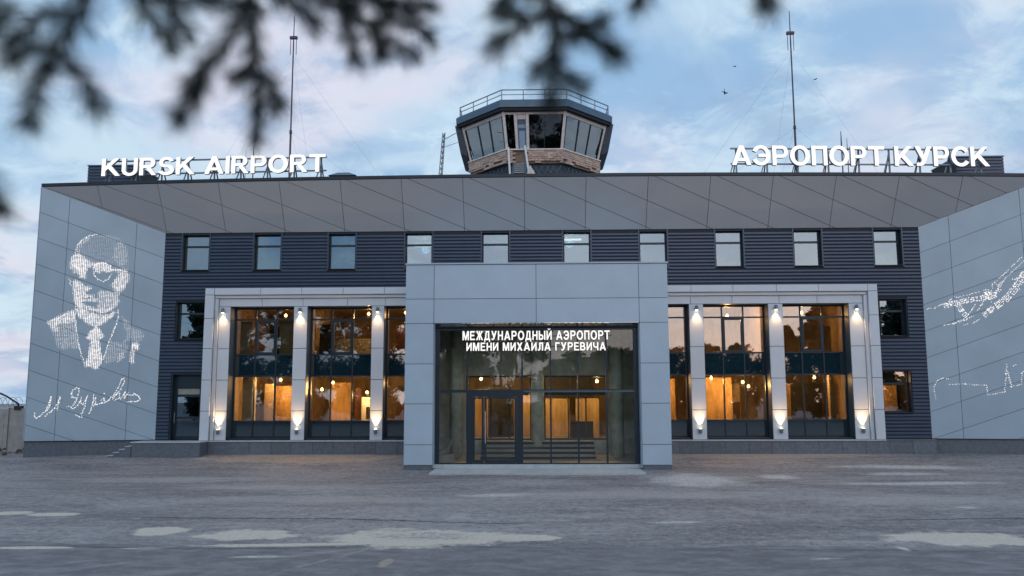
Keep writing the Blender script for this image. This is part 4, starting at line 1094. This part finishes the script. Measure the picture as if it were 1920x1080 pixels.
# ------------------------------------------------------------------ wall lamps on the pilasters
PIL = [(-14.95, 'outermost pilaster left of the entrance'), (-11.17, 'middle pilaster left of the entrance'), (-7.4, 'pilaster nearest the entrance on its left side'),
       (7.94, 'pilaster nearest the entrance on its right side'), (11.71, 'middle pilaster right of the entrance'), (15.52, 'outermost pilaster right of the entrance')]
for x, nm in PIL:
    for up in (False, True):
        zz = 1.10 if up else 6.84
        s = 1 if up else -1
        t = thing('wall_lamp', ('lower wall lamp throwing its glow up the ' if up else 'upper wall lamp shining down the ') + nm, 'wall lamp', (x, -.15, zz), 'up and down lights on the pilasters')
        y = -.265
        c = MB(); c.tube([(x, y, zz - s * .16), (x, y, zz - s * .12), (x, y, zz + s * .06)], [.045, .075, .078], 14); co = c.build('lamp_housing', M['steel'], t)
        c = MB(); c.tube([(x, y, zz + s * .061), (x, y, zz + s * .066)], .066, 14); c.build('lens', M['lamp_face'], t)
        c = MB(); c.box(x - .03, x + .03, y + .07, -.152, zz - .05, zz + .02); c.build('bracket', M['steel'], t)
        ld = bpy.data.lights.new('wall_lamp_beam', 'SPOT'); ld.energy = 170 if up else 75; ld.color = (1, .58, .27); ld.spot_size = R(72 if up else 84); ld.spot_blend = 1; ld.shadow_soft_size = .03
        lo_ = bpy.data.objects.new('wall_lamp_beam', ld); COL.objects.link(lo_)
        lo_.location = (x, y, zz + s * .09); lo_.rotation_euler = (R(180) if up else 0, 0, 0)

# cables down the outer uprights
for x in (-15.28, 15.98):
    c = MB(); c.tube([(x, -.42, ZP), (x, -.42, 6.9 if x < 0 else 2.6)], .014, 6); tag(c.build('cable', M['trim']), 'thin dark cable running down the pale surround ' + ('left' if x < 0 else 'right') + ' of all the lit bays', 'cable')

# ------------------------------------------------------------------ control tower
tow = thing('control_tower', 'eight sided control tower cab with leaning glass and brick skirt above the roof', 'control tower', (.31, 17.4, 12.95))
TC = Vector((.31, 17.4, 0))
def octa(ap, z_, rot=0):                        # ap = apothem
    r = ap / math.cos(math.pi / 8)
    return [TC + Vector((r * math.sin(math.pi / 8 + k * math.pi / 4 + math.pi), r * math.cos(math.pi / 8 + k * math.pi / 4 + math.pi), z_)) for k in range(8)]
def ring(mb, ap0, z0, ap1, z1, mi=0, thick=None):
    mb.slab(octa(ap0, z0), octa(ap1, z1), mi)
A0 = 5.46
m_ = MB(); ring(m_, A0, 21.78, A0 + .02, 22.22); ring(m_, A0 - .02, 22.22, A0 - .05, 22.3)
m_.build('roof', M['tower_metal'], tow)
m_ = MB(); ring(m_, A0 - .12, 21.60, A0 - .10, 21.779); m_.build('roof_soffit', M['dark'], tow)
ZT, ZB = 21.62, 19.2
AT, AB = 4.98, 4.42
cor_t, cor_b = octa(AT, ZT), octa(AB, ZB)
for k in range(8):
    m_ = MB(); m_.bar(cor_b[k], cor_t[k], .19, .19); m_.build('corner_post', M['white_old'], tow)
# core hiding the far side: floor, desk level and a dark column inside
m_ = MB(); ring(m_, AB - .1, 18.9, AB - .1, 19.0); m_.build('cab_floor', M['dark_in'], tow)
m_ = MB(); m_.box(TC.x - 1.0, TC.x + 1.2, TC.y - .3, TC.y + 1.5, 19, 21.6); m_.build('cab_core', M['dark_in'], tow)
# faces: 7 = front? find by direction
faces = []
for k in range(8):
    j = (k + 1) % 8
    mid = (cor_b[k] + cor_b[j]) / 2 - TC
    faces.append((k, j, math.degrees(math.atan2(mid.x, -mid.y))))
def quad_on(k, j, s0, s1, t0, t1, off, th, mb, mi=0):
    def pt(s, t): 
        lo_ = cor_b[k].lerp(cor_b[j], s); hi_ = cor_t[k].lerp(cor_t[j], s); return lo_.lerp(hi_, t)
    q = [pt(s0, t0), pt(s1, t0), pt(s1, t1), pt(s0, t1)]
    nn = (q[1] - q[0]).cross(q[3] - q[0]).normalized()
    if nn.dot((q[0] + q[2]) / 2 - TC - Vector((0, 0, (q[0].z + q[2].z) / 2))) < 0: nn = -nn
    mb.slab([p + nn * (off + th) for p in q], [p + nn * off for p in q], mi)
for k, j, ang in faces:
    front = abs(ang) < 10
    flip = cor_b[k].x > cor_b[j].x
    fr = MB()
    if front:
        S_ = lambda s: 1 - s if flip else s
        cols = [(.05, .15), (.42, .68), (.68, .95)]
        for s0, s1 in cols:
            p = MB(); quad_on(k, j, S_(s0), S_(s1), .02, .93, -.02, .012, p); p.build('pane', M['glass_tower'], tow)
        for s in (.19, .385):
            jm = MB(); quad_on(k, j, S_(s - .025), S_(s + .025), 0, .925, -.05, .14, jm); jm.build('door_jamb', M['white_old'], tow)
        quad_on(k, j, S_(.0), S_(1), .93, .99, -.04, .10, fr)
        fr.build('window_head', M['white_old'], tow)
        fr = MB(); quad_on(k, j, S_(.22), S_(.355), .80, .925, -.03, .05, fr); fr.build('door_lintel', M['white_old'], tow)
        mm_ = MB(); quad_on(k, j, S_(.675), S_(.685), .02, .93, -.01, .05, mm_); mm_.build('mullion', M['frame'], tow)
        # door in the recess between the two jambs
        dm = MB(); quad_on(k, j, S_(.215), S_(.36), -.4, .80, -.10, .05, dm)
        dd = dm.build('door', M['tower_metal'], tow)
        dm = MB(); quad_on(k, j, S_(.235), S_(.34), -.38, .50, -.05, .012, dm); dm.build('door_glass', M['door_blue'], dd)
        dm = MB(); quad_on(k, j, S_(.225), S_(.35), .575, .665, -.05, .012, dm); dm.build('transom_glass', M['door_blue'], dd)
    else:
        vis = abs(ang) < 60
        for i in range(3):
            p = MB(); quad_on(k, j, .06 + .293 * i, .06 + .293 * (i + 1), .03, .9, -.02, .012, p); p.build('pane', M['glass_tower'], tow)
        mm_ = MB()
        for i in (1, 2): quad_on(k, j, .06 + .293 * i - .009, .06 + .293 * i + .009, .03, .9, -.01, .05, mm_)
        quad_on(k, j, .02, .05, 0, .95, -.01, .05, mm_); quad_on(k, j, .95, .98, 0, .95, -.01, .05, mm_)
        mm_.build('mullion', M['frame'], tow)
        mm_ = MB(); quad_on(k, j, .0, 1, .9, .99, -.04, .10, mm_); mm_.build('window_head', M['white_old'], tow)
        mm_ = MB(); quad_on(k, j, 0, 1, -.025, .03, -.04, .16, mm_); mm_.build('window_sill', M['white_old'], tow)
# brick skirt
AK = 4.62
bt, bb_ = octa(AK, 19.12), octa(AK, 18.2)
m_ = MB(); ring(m_, AK - .15, 18.22, AK - .15, 19.1); skirt = m_.build('brick_skirt', M['mortar'], tow)
m_ = MB(); ring(m_, AK + .06, 19.10, AK + .04, 19.19); m_.build('skirt_coping', M['white_old'], tow)
rb_ = random.Random(11)
for k, j, ang in faces:
    if abs(ang) > 60: continue
    a, c = bt[k].copy(), bt[j].copy(); a.z = c.z = 0
    d_ = (c - a); ln = d_.length; d_ /= ln
    nn = Vector((d_.y, -d_.x, 0))
    if nn.dot((a + c) / 2 - TC) < 0: nn = -nn
    bw, bh = .42, .145
    for r_ in range(6):
        zt = 19.09 - r_ * bh
        s = -(.21 if r_ % 2 else 0)
        while s < ln - .02:
            s0, s1 = max(s, .0), min(s + bw, ln); s += bw
            if s1 - s0 < .08: continue
            cx = (a + d_ * (s0 + s1) / 2).x
            if abs(ang) < 10 and -1.02 < cx < -.28: continue      # doorway
            if r_ >= 4 and rb_.random() < (.35 if r_ == 4 else .55): continue    # crumbled courses
            o0 = -.15 + rb_.uniform(0, .0); o1 = rb_.uniform(-.012, .012) - (.05 * rb_.random() if r_ >= 3 else 0)
            q = [a + d_ * (s0 + .008), a + d_ * (s1 - .008)]
            mm_ = MB()
            P0_ = [q[0] + Vector((0, 0, zt - bh + .014)), q[1] + Vector((0, 0, zt - bh + .014)), q[1] + Vector((0, 0, zt)), q[0] + Vector((0, 0, zt))]
            mm_.slab([p + nn * o1 for p in P0_], [p + nn * (o0 + .002) for p in P0_])
            mm_.build('brick', M['brick'], skirt)
m_ = MB(); ring(m_, AK - .35, 12.95, AK - .35, 18.24); m_.build('tower_base', M['tower_dark'], tow)
m_ = MB()
for k, j, ang in faces:
    if abs(ang) > 60: continue
    q0, q1 = octa(AK - .3, 17.0), octa(AK - .3, 18.15)
    n_ = 9
    for i in range(n_):
        for (u, v) in ((i / n_, (i + 1.6) / n_), ((i + 1.6) / n_, i / n_)):
            if max(u, v) > 1: continue
            m_.bar(q0[k].lerp(q0[j], u), q1[k].lerp(q1[j], v), .035)
m_.build('base_lattice', M['tower_metal'], tow)
# dark side baffles
for s in (-1, 1):
    m_ = MB()
    x_t, x_b = TC.x + s * 5.05, TC.x + s * 4.55
    yq = TC.y - 2.1
    q = [(x_t, 21.75), (x_t + s * .52, 21.75), (x_b + s * .62, 19.75), (x_b + s * .12, 19.55)]
    m_.slab([(x_, yq, z_) for x_, z_ in q], [(x_, yq + 4.2, z_) for x_, z_ in q])
    m_.build('side_baffle', M['tower_dark'], tow)
# railing on the cab roof
m_ = MB()
rt, rm, rb0 = octa(A0 - .25, 23.05), octa(A0 - .25, 22.72), octa(A0 - .25, 22.29)
for k, j, ang in faces:
    m_.bar(rt[k], rt[j], .055); m_.bar(rm[k], rm[j], .04)
    for i in range(3): m_.bar(rb0[k].lerp(rb0[j], i / 3), rt[k].lerp(rt[j], i / 3), .06)
m_.build('roof_railing', M['steel'], tow)
# steps up to the tower door
st = thing('tower_stair', 'small stair with white rails leading to the blue tower door', 'stairs', (-.62, 12.2, 16.6))
m_ = MB()
for i in range(8): m_.box(-1.05, -.3, 11.3 + .17 * i, 11.55 + .17 * i, 16.7 + .19 * i, 16.75 + .19 * i)
m_.build('tread', M['stone_light'], st)
for a, c in (((-1.28, 11.6, 16.8), (-1.42, 12.55, 19.2)), ((-.05, 11.2, 16.9), (-.32, 12.5, 19.3))):
    m_ = MB(); m_.bar(a, c, .12, .09); m_.build('stair_rail', M['white_in'], st)
m_ = MB(); m_.bar((-1.12, 11.2, 16.5), (-1.1, 12.7, 18.2), .07, .16); m_.bar((-.26, 11.2, 16.5), (-.28, 12.7, 18.2), .1, .2)
m_.build('stringer', M['steel'], st)
m_ = MB(); m_.slab([(-.28, 11.15, 16.7), (.45, 11.15, 16.7), (.3, 11.2, 17.1), (-.0, 11.2, 17.6)], [(-.28, 11.6, 16.7), (.45, 11.6, 16.7), (.3, 11.5, 17.1), (-.0, 11.5, 17.6)])
m_.build('stair_foot', M['white_old'], st)
#the stair stands on a low roof deck
dk_ = tag(box('roof_deck', M['roof'], None, -5.5, 6.1, 10.9, 24, 12.96, 16.55), 'low dark roof block carrying the control tower behind the canopy', 'roof block')

# ------------------------------------------------------------------ masts, antennas, roof boxes
def mast(x, y, zb, zt, label):
    t = thing('antenna_mast', label, 'mast', (x, y, zb), 'tall guyed antenna masts')
    m_ = MB(); zm = zb + (zt - zb) * .42
    m_.tube([(x, y, zb), (x, y, zm)], .06, 8); m_.tube([(x, y, zm - .02), (x, y, zt - 1.7)], [.046, .04], 8); m_.tube([(x, y, zm - .12), (x, y, zm + .08)], .085, 8)
    m_.build('pole', M['mast'], t)
    m_ = MB(); m_.tube([(x, y, zt - 1.9), (x, y, zt)], [.04, .02], 6); m_.build('tip_rod', M['mast'], t)
    m_ = MB(); m_.box(x - .22, x + .22, y - .08, y + .08, zt - 1.42, zt - 1.27)
    for s in (-1, 1): m_.tube([(x + s * .17, y, zt - 2.4), (x + s * .17, y, zt - 1.3)], .02, 6)
    m_.build('obstruction_lights', M['mast'], t)
    m_ = MB()
    for dx_, dy_ in ((-7, 1.5), (7, 1.5), (0, 6.5)):
        for h_ in (.42, .8):
            m_.tube([(x, y, zb + (zt - zb) * h_), (x + dx_, y + dy_, 12.95)], .0035, 4)
    m_.build('guy_wire', M['steel'], t)
mast(-13.92, 6, 12.95, 25.2, 'thin lattice mast with guy wires rising behind the Latin roof letters')
mast(15.2, 6, 12.95, 25.05, 'thin lattice mast with guy wires rising behind the Cyrillic roof letters')
for (x, zt, r, lb) in ((-16.05, 17.35, .035, 'taller of two short whip antennas behind the Latin roof letters'), (-16.5, 17.0, .015, 'thinner shorter whip antenna behind the Latin roof letters'),
                   (17.8, 17.75, .04, 'thicker whip antenna standing behind the Cyrillic roof letters'), (18.12, 17.35, .025, 'thinner whip antenna beside the thicker one behind the Cyrillic letters')):
    m_ = MB(); m_.tube([(x, 6, 12.95), (x, 6, zt - .7), (x, 6, zt)], [r, r, r * .5], 6); tag(m_.build('whip_antenna', M['mast']), lb, 'antenna', 'short antennas on the roof')
t = thing('lattice_mast', 'short leaning lattice mast beside the left side of the control tower', 'mast', (-5.7, 10, 12.95))
m_ = MB()
A_, B_ = Vector((-5.85, 10, 12.95)), Vector((-5.42, 10, 19.35))
offs = [Vector((-.15, -.1, 0)), Vector((.15, -.1, 0)), Vector((0, .18, 0))]
for o_ in offs: m_.bar(A_ + o_, B_ + o_ * .5, .045)
for i in range(18):
    for q in range(3): m_.bar(A_.lerp(B_, i / 18) + offs[q] * (1 - .5 * i / 18), A_.lerp(B_, (i + 1) / 18) + offs[(q + 1) % 3] * (1 - .5 * i / 18), .025)
m_.build('lattice_shaft', M['steel'], t)
m_ = MB(); m_.bar((-5.45, 10, 18.9), (-4.75, 13.2, 20.6), .035); m_.bar((-5.5, 10, 18.4), (-4.6, 13.2, 19.9), .025); m_.build('stay_arm', M['steel'], t)
for x0, x1, lb in ((-24.0, -21.3, 'dark ribbed plant box on the roof at the left end'), (22.5, 25.0, 'dark ribbed plant box on the roof at the right end')):
    t = thing('roof_plant_box', lb, 'roof box', ((x0 + x1) / 2, 4, 12.95), 'ribbed boxes at the ends of the roof')
    box('box_core', M['dark'], t, x0 + .03, x1 - .03, 3.05, 5.5, 12.96, 15.2)
    for i in range(13): box('siding_slat', M['slat'], t, x0 + .02, x1 - .02, 3.0, 3.045, 12.98 + .17 * i, 12.98 + .17 * i + .13)
    box('cap', M['tower_metal'], t, x0, x1, 2.97, 5.55, 15.202, 15.27)
t = thing('roof_vent', 'low dark roof vent right of the Latin roof letters', 'vent', (-10.0, 3, 12.95))
m_ = MB(); m_.slab([(-10.75, 2.6, 14.45), (-9.25, 2.6, 14.45), (-9.25, 3.6, 14.45), (-10.75, 3.6, 14.45)], [(-10.3, 2.9, 14.68), (-9.7, 2.9, 14.68), (-9.7, 3.3, 14.68), (-10.3, 3.3, 14.68)]); m_.build('hood', M['tower_metal'], t)
box('louvre_box', M['trim'], t, -10.6, -9.4, 2.7, 3.5, 12.96, 14.448)
tag(box('parapet_upstand', M['trim'], None, -9.0, 6.2, 2.9, 3.2, 12.96, 14.42), 'low dark parapet upstand running along the middle of the roof', 'parapet')

# ------------------------------------------------------------------ concrete fence at the far left
fe = thing('concrete_fence', 'weathered concrete panel fence topped with coiled barbed wire at far left', 'fence', (-30, 2.2, 0))
for i in range(6):
    x0 = -25.3 - 1.35 * (i + 1)
    b = MB(); b.box(x0 + .012, x0 + 1.338, 2.0, 2.16, -.2, 2.15 + random.uniform(-.03, .03)); b.box(x0 + .2, x0 + 1.1, 1.985, 1.999, .3, 1.9); b.build('panel', M['concrete'], fe)
    b = MB(); b.box(x0 - .06, x0 + .006, 1.94, 2.22, -.2, 2.2); b.build('post', M['concrete'], fe)
b = MB(); b.tube([(-26.25, 2.1, 2.1), (-26.2, 2.0, 2.4), (-26.75, 1.9, 2.78), (-27.1, 1.85, 2.95)], [.05, .05, .045, .05], 6); b.box(-26.4, -26.05, 1.95, 2.2, 2.1, 2.3)
b.build('bracket_arm', M['trim'], fe)
b = MB(); pts = []
for i in range(300):
    a_ = i / 300 * 2 * math.pi * 26
    pts.append((-26.2 - i / 300 * 7, 2.05 + .25 * math.cos(a_), 2.5 + .25 * math.sin(a_)))
b.tube(pts, .012, 3); o_ = b.build('barbed_wire', M['steel'], fe)
b = MB(); rr = random.Random(5)
for i in range(90):
    x, y, s = rr.uniform(-30, -24.1), rr.uniform(-1.2, 1.6), rr.uniform(.04, .2)
    z0 = -.05 + .25 * max(0, 1 - abs(y - .5) / 1.5) * rr.random()
    b.slab([(x + rr.uniform(-s, s), y + rr.uniform(-s, s), z0) for _ in range(1)] + [(x + s, y, z0), (x + s * .6, y + s, z0), (x - s, y + s * .4, z0)],
           [(x - s * .2, y - s * .2, z0 + s)] + [(x + s * .5, y, z0 + s * .9), (x + s * .3, y + s * .5, z0 + s), (x - s * .5, y + s * .2, z0 + s * .8)])
o_ = b.build('rubble', M['asph_crumb']); o_['kind'] = 'stuff'

# ------------------------------------------------------------------ birds
def bird(loc, rot, sc, label):
    s = MB()
    body = [(-.17, .0), (-.12, .03), (0, .05), (.1, .045), (.15, .03), (.19, .008)]
    s.tube([(x, 0, 0) for x, r in body], [max(r, .004) for x, r in body], 8)
    for sd_ in (-1, 1):
        w = [(.09, .03 * sd_, .01), (.07, .22 * sd_, .07), (-.05, .48 * sd_, .02), (-.02, .22 * sd_, .055), (-.05, .03 * sd_, .0)]
        s.slab([(x, y, z_ + .006) for x, y, z_ in w], [(x, y, z_ - .006) for x, y, z_ in w])
    tl_ = [(-.15, .02, 0), (-.15, -.02, 0), (-.30, -.05, 0), (-.26, 0, 0), (-.30, .05, 0)]
    s.slab([(x, y, .006) for x, y, z_ in tl_], [(x, y, -.004) for x, y, z_ in tl_])
    o = s.build('bird', M['bird']); o.location = loc; o.rotation_euler = rot; o.scale = (sc,) * 3
    tag(o, label, 'bird', 'birds in the sky')
#<BIRDS
bird((15.22, 18.00, 27.07), (0.3, 0.2, 0.4), 0.62, 'small dark bird flying highest, left of the right mast')
bird((14.41, 18.00, 25.06), (0.9, 0.9, 1.2), 0.95, 'small dark bird with folded wings flying lowest, nearest the tower')
bird((21.09, 18.00, 25.99), (0.2, -0.3, 0.1), 0.75, 'small dark bird flying right of the right mast')
#>BIRDS

# ------------------------------------------------------------------ trees behind the camera, seen in the glass
def tree_mesh(seed, h, w, n_):
    r_ = random.Random(seed); s = MB()
    cl = []
    for _ in range(60):
        a = r_.uniform(0, 6.283); q = math.sqrt(r_.random()); zz = r_.uniform(.06, 1)
        rad = w * max(.05, math.sin(math.pi * min(1, zz * .92 + .08))) ** .6
        cl.append((math.cos(a) * q * rad, math.sin(a) * q * rad, zz * h, r_.uniform(.5, 1.2) * w * .3))
    for _ in range(n_):
        cx, cy, cz, cr = r_.choice(cl)
        d = Vector((r_.gauss(0, 1), r_.gauss(0, 1), r_.gauss(0, 1))).normalized() * cr * r_.random() ** .4
        p = Vector((cx, cy, cz)) + d
        u = Vector((r_.gauss(0, 1), r_.gauss(0, 1), r_.gauss(0, 1))).normalized(); v = u.orthogonal().normalized()
        l = r_.uniform(.18, .38)
        s.add([p - u * l, p + v * l * .6, p + u * l, p - v * l * .6], [(0, 1, 2, 3)])
    me = s.mesh('crown', M['leaf'])
    t = MB(); t.tube([(0, 0, -.5), (.05, 0, h * .3), (-.1, .1, h * .6), (0, 0, h * .9)], [.035 * h * .6, .025 * h * .6, .015 * h * .6, .02], 8)
    for _ in range(7):
        a = r_.uniform(0, 6.28); z0 = r_.uniform(.25, .6) * h
        t.tube([(0, 0, z0), (math.cos(a) * w * .4, math.sin(a) * w * .4, z0 + .12 * h), (math.cos(a) * w * .75, math.sin(a) * w * .75, z0 + .22 * h)], [.1, .06, .02], 6)
    return me, t.mesh('trunk', M['bark'])
TM = [tree_mesh(1, 14, 4.6, 9000), tree_mesh(2, 10, 4.2, 7000), tree_mesh(4, 20, 6.0, 15000)]
TREES = [(-30, -68, 2, 1), (-22, -74, 2, 1.05), (-15, -66, 2, .95), (-9, -72, 2, 1.0), (-36, -80, 2, 1.1), (-46, -74, 2, 1), (-26, -80, 2, 1.0), (-12, -82, 2, 1.0),
         (-2, -78, 2, .8), (4, -86, 1, .85), (10, -84, 1, .95), (16, -88, 1, 1.0), (21, -82, 1, .8), (27, -84, 1, 1.05), (33, -86, 1, 1.1), (38, -80, 0, .95), (44, -76, 0, 1.2), (52, -70, 0, 1.2),
         (-40, -64, 2, .9), (7, -92, 1, 1.0), (13, -93, 1, 1.05), (24, -92, 1, 1.1), (48, -84, 2, .9), (30, -94, 1, 1.15)]
for i, (x, y, k, s_) in enumerate(TREES):
    t = thing('broadleaf_tree', 'leafy broadleaf tree across the forecourt, seen only as a reflection in the facade glass', 'tree', (x, y, -.45), 'trees mirrored in the glass')
    t.rotation_euler.z = i * 1.7; t.scale = (s_,) * 3
    for n_, me in (('crown', TM[k][0]), ('trunk', TM[k][1])):
        o = bpy.data.objects.new(n_, me); COL.objects.link(o); o.parent = t

# ------------------------------------------------------------------ pine in the foreground: trunk outside the picture, sprays hanging into it
#<PINE
PINE_TWIGS = [[(-0.639, -36.142, 3.134), (-0.7, -36.077, 3.069), (-0.761, -36.037, 3.041), (-0.748, -36.088, 2.961), (-0.793, -36.04, 2.924)], [(-0.71, -36.114, 3.003), (-0.712, -36.048, 2.995), (-0.719, -35.98, 2.97)], [(-0.713, -36.115, 3.0), (-0.769, -36.094, 3.013), (-0.815, -36.06, 3.012)], [(-0.699, -36.08, 3.076), (-0.762, -36.061, 3.087), (-0.825, -36.029, 3.068)], [(-0.632, -36.091, 3.165), (-0.636, -36.002, 3.117), (-0.627, -35.928, 3.102)], [(-0.448, -36.072, 3.175), (-0.464, -35.972, 3.093), (-0.483, -35.897, 3.041), (-0.467, -35.934, 2.936)], [(-0.451, -35.991, 3.019), (-0.445, -35.93, 3.017), (-0.454, -35.872, 3.006)], [(-0.451, -35.998, 3.034), (-0.494, -35.953, 3.026)], [(-0.432, -36.082, 3.098), (-0.491, -36.023, 3.054), (-0.544, -35.977, 3.035), (-0.555, -36.027, 2.932)], [(-0.498, -36.063, 3.008), (-0.54, -36.012, 2.983)], [(-0.416, -36.019, 3.207), (-0.342, -35.923, 3.185), (-0.301, -35.847, 3.17), (-0.217, -35.88, 3.098)], [(-0.331, -35.966, 3.162), (-0.279, -35.911, 3.191), (-0.218, -35.844, 3.196)], [(-0.282, -35.934, 3.125), (-0.244, -35.889, 3.163), (-0.195, -35.824, 3.162)], [(-0.323, -35.96, 3.155), (-0.325, -35.891, 3.132), (-0.326, -35.829, 3.121)], [(-0.273, -35.93, 3.122), (-0.271, -35.867, 3.108)], [(-0.653, -36.033, 3.155), (-0.634, -35.965, 3.165), (-0.59, -35.899, 3.196)], [(-0.563, -36.002, 3.182), (-0.539, -35.926, 3.176), (-0.514, -35.867, 3.197)], [(-0.453, -36.008, 3.167), (-0.406, -35.929, 3.163), (-0.395, -35.868, 3.164)], [(-0.436, -35.954, 3.189), (-0.382, -35.884, 3.202), (-0.338, -35.823, 3.219)], [(-0.313, -35.93, 3.211), (-0.27, -35.859, 3.205), (-0.199, -35.804, 3.233)], [(-0.587, -36.061, 3.156), (-0.595, -35.985, 3.125), (-0.602, -35.928, 3.126)], [(0.008, -36.05, 3.183), (0.031, -35.967, 3.138), (0.049, -35.897, 3.111), (0.042, -35.944, 3.035), (0.039, -35.878, 3.008)], [(0.035, -36.007, 3.107), (-0.005, -35.954, 3.115), (-0.057, -35.896, 3.107)], [(0.004, -36.001, 3.097), (-0.032, -35.963, 3.131)], [(0.036, -35.967, 3.138), (0.084, -35.91, 3.134), (0.141, -35.851, 3.117), (0.154, -35.916, 3.074)], [(0.086, -35.954, 3.108), (0.126, -35.915, 3.136)], [(0.043, -35.98, 3.052), (0.014, -35.921, 3.046)], [(0.042, -35.969, 3.029), (0.083, -35.914, 3.023)], [(0.045, -35.989, 3.071), (0.082, -35.947, 3.096)], [(0.022, -35.975, 3.153), (-0.023, -35.935, 3.185), (-0.053, -35.877, 3.182)], [(0.362, -36.09, 3.154), (0.379, -36.024, 3.135), (0.397, -35.969, 3.133)], [(0.193, -35.975, 3.227), (0.199, -35.906, 3.209), (0.201, -35.848, 3.208)], [(-0.858, -36.087, 2.836), (-0.862, -36.021, 2.817), (-0.88, -35.966, 2.801)], [(-0.799, -36.174, 2.995), (-0.798, -36.126, 3.036), (-0.807, -36.089, 3.081)]]
PINE_LIMB = [(-1.001, -36.047, 3.224), (-0.727, -36.088, 3.173), (-0.457, -36.004, 3.219), (-0.219, -35.94, 3.261), (0.013, -35.991, 3.221), (0.206, -35.951, 3.244), (0.394, -36.038, 3.191)]

pine = thing('pine_tree', 'dark out of focus pine sprays hanging into the top of the view', 'tree', (-2.7, -38.9, -.45))
m_ = MB(); m_.tube([(-2.7, -38.9, -.6), (-2.68, -38.9, 2), (-2.6, -38.85, 5), (-2.65, -38.9, 9)], [.19, .16, .12, .03], 12)
o_ = m_.build('trunk', M['bark'], pine); smooth(o_)
m_ = MB(); lp = [(-2.66, -38.88, 3.1), (-1.9, -37.6, 3.6)] + PINE_LIMB
m_.tube(lp, [.035, .024] + [.012 - .001 * i for i in range(len(PINE_LIMB))], 7); m_.build('limb', M['bark'], pine)
# upper limbs outside the picture
ur = random.Random(8); UP = []
for i in range(14):
    a_ = i * 2.4; z0 = 4.6 + i * .3; l_ = 2.0 - .11 * i
    UP.append([(-2.63, -38.88, z0), (-2.63 + math.cos(a_) * l_ * .5, -38.88 + math.sin(a_) * l_ * .5, z0 + .1), (-2.63 + math.cos(a_) * l_, -38.88 + math.sin(a_) * l_, z0 - .15)])
m_ = MB()
for p_ in UP: m_.tube(p_, [.035, .02, .006], 6)
m_.build('upper_limbs', M['bark'], pine)
def needles(mb, pts, dens, ln, wd, rnd, spread=(.6, 1.15)):
    pts = [Vector(p) for p in pts]
    for a_, c_ in zip(pts, pts[1:]):
        d_ = c_ - a_; l_ = d_.length; d_.normalize()
        x_ = d_.orthogonal().normalized(); y_ = d_.cross(x_)
        for _ in range(int(l_ * dens)):
            p = a_ + d_ * rnd.random() * l_; w = rnd.uniform(0, 6.283); sp = rnd.uniform(*spread)
            n_ = (d_ * math.cos(sp) + (x_ * math.cos(w) + y_ * math.sin(w)) * math.sin(sp)).normalized()
            q = n_.orthogonal().normalized() * wd; e = ln * rnd.uniform(.6, 1.1); r2 = n_.cross(q)
            tip = p + n_ * e + Vector((0, 0, -.1 * e))
            mid_ = p.lerp(tip, .55)
            mb.add([p, mid_ + q, mid_ - q * .5 + r2 * .85, mid_ - q * .5 - r2 * .85, tip], [(0, 1, 2), (0, 2, 3), (0, 3, 1), (4, 2, 1), (4, 3, 2), (4, 1, 3)])
nr = random.Random(4)
for p_ in PINE_TWIGS:
    m_ = MB(); n_ = len(p_); m_.tube(p_, [.0042 - .0026 * i / (n_ - 1) for i in range(n_)], 6); tw = m_.build('twig', M['bark'], pine)
    m_ = MB(); needles(m_, p_, 760, .062, .0012, nr, (.25, 1.0)); needles(m_, p_, 850, .024, .0011, nr)
    needles(m_, [tuple(Vector(p_[-1]) - (Vector(p_[-1]) - Vector(p_[-2])).normalized() * .012), p_[-1]], 2600, .05, .0011, nr, (.05, 1.0))
    o_ = m_.build('needles', M['needle'], tw); o_['kind'] = 'stuff'
m_ = MB()
for p_ in UP: needles(m_, p_, 420, .09, .004, nr)
o_ = m_.build('upper_needles', M['needle'], pine); o_['kind'] = 'stuff'
#>PINE
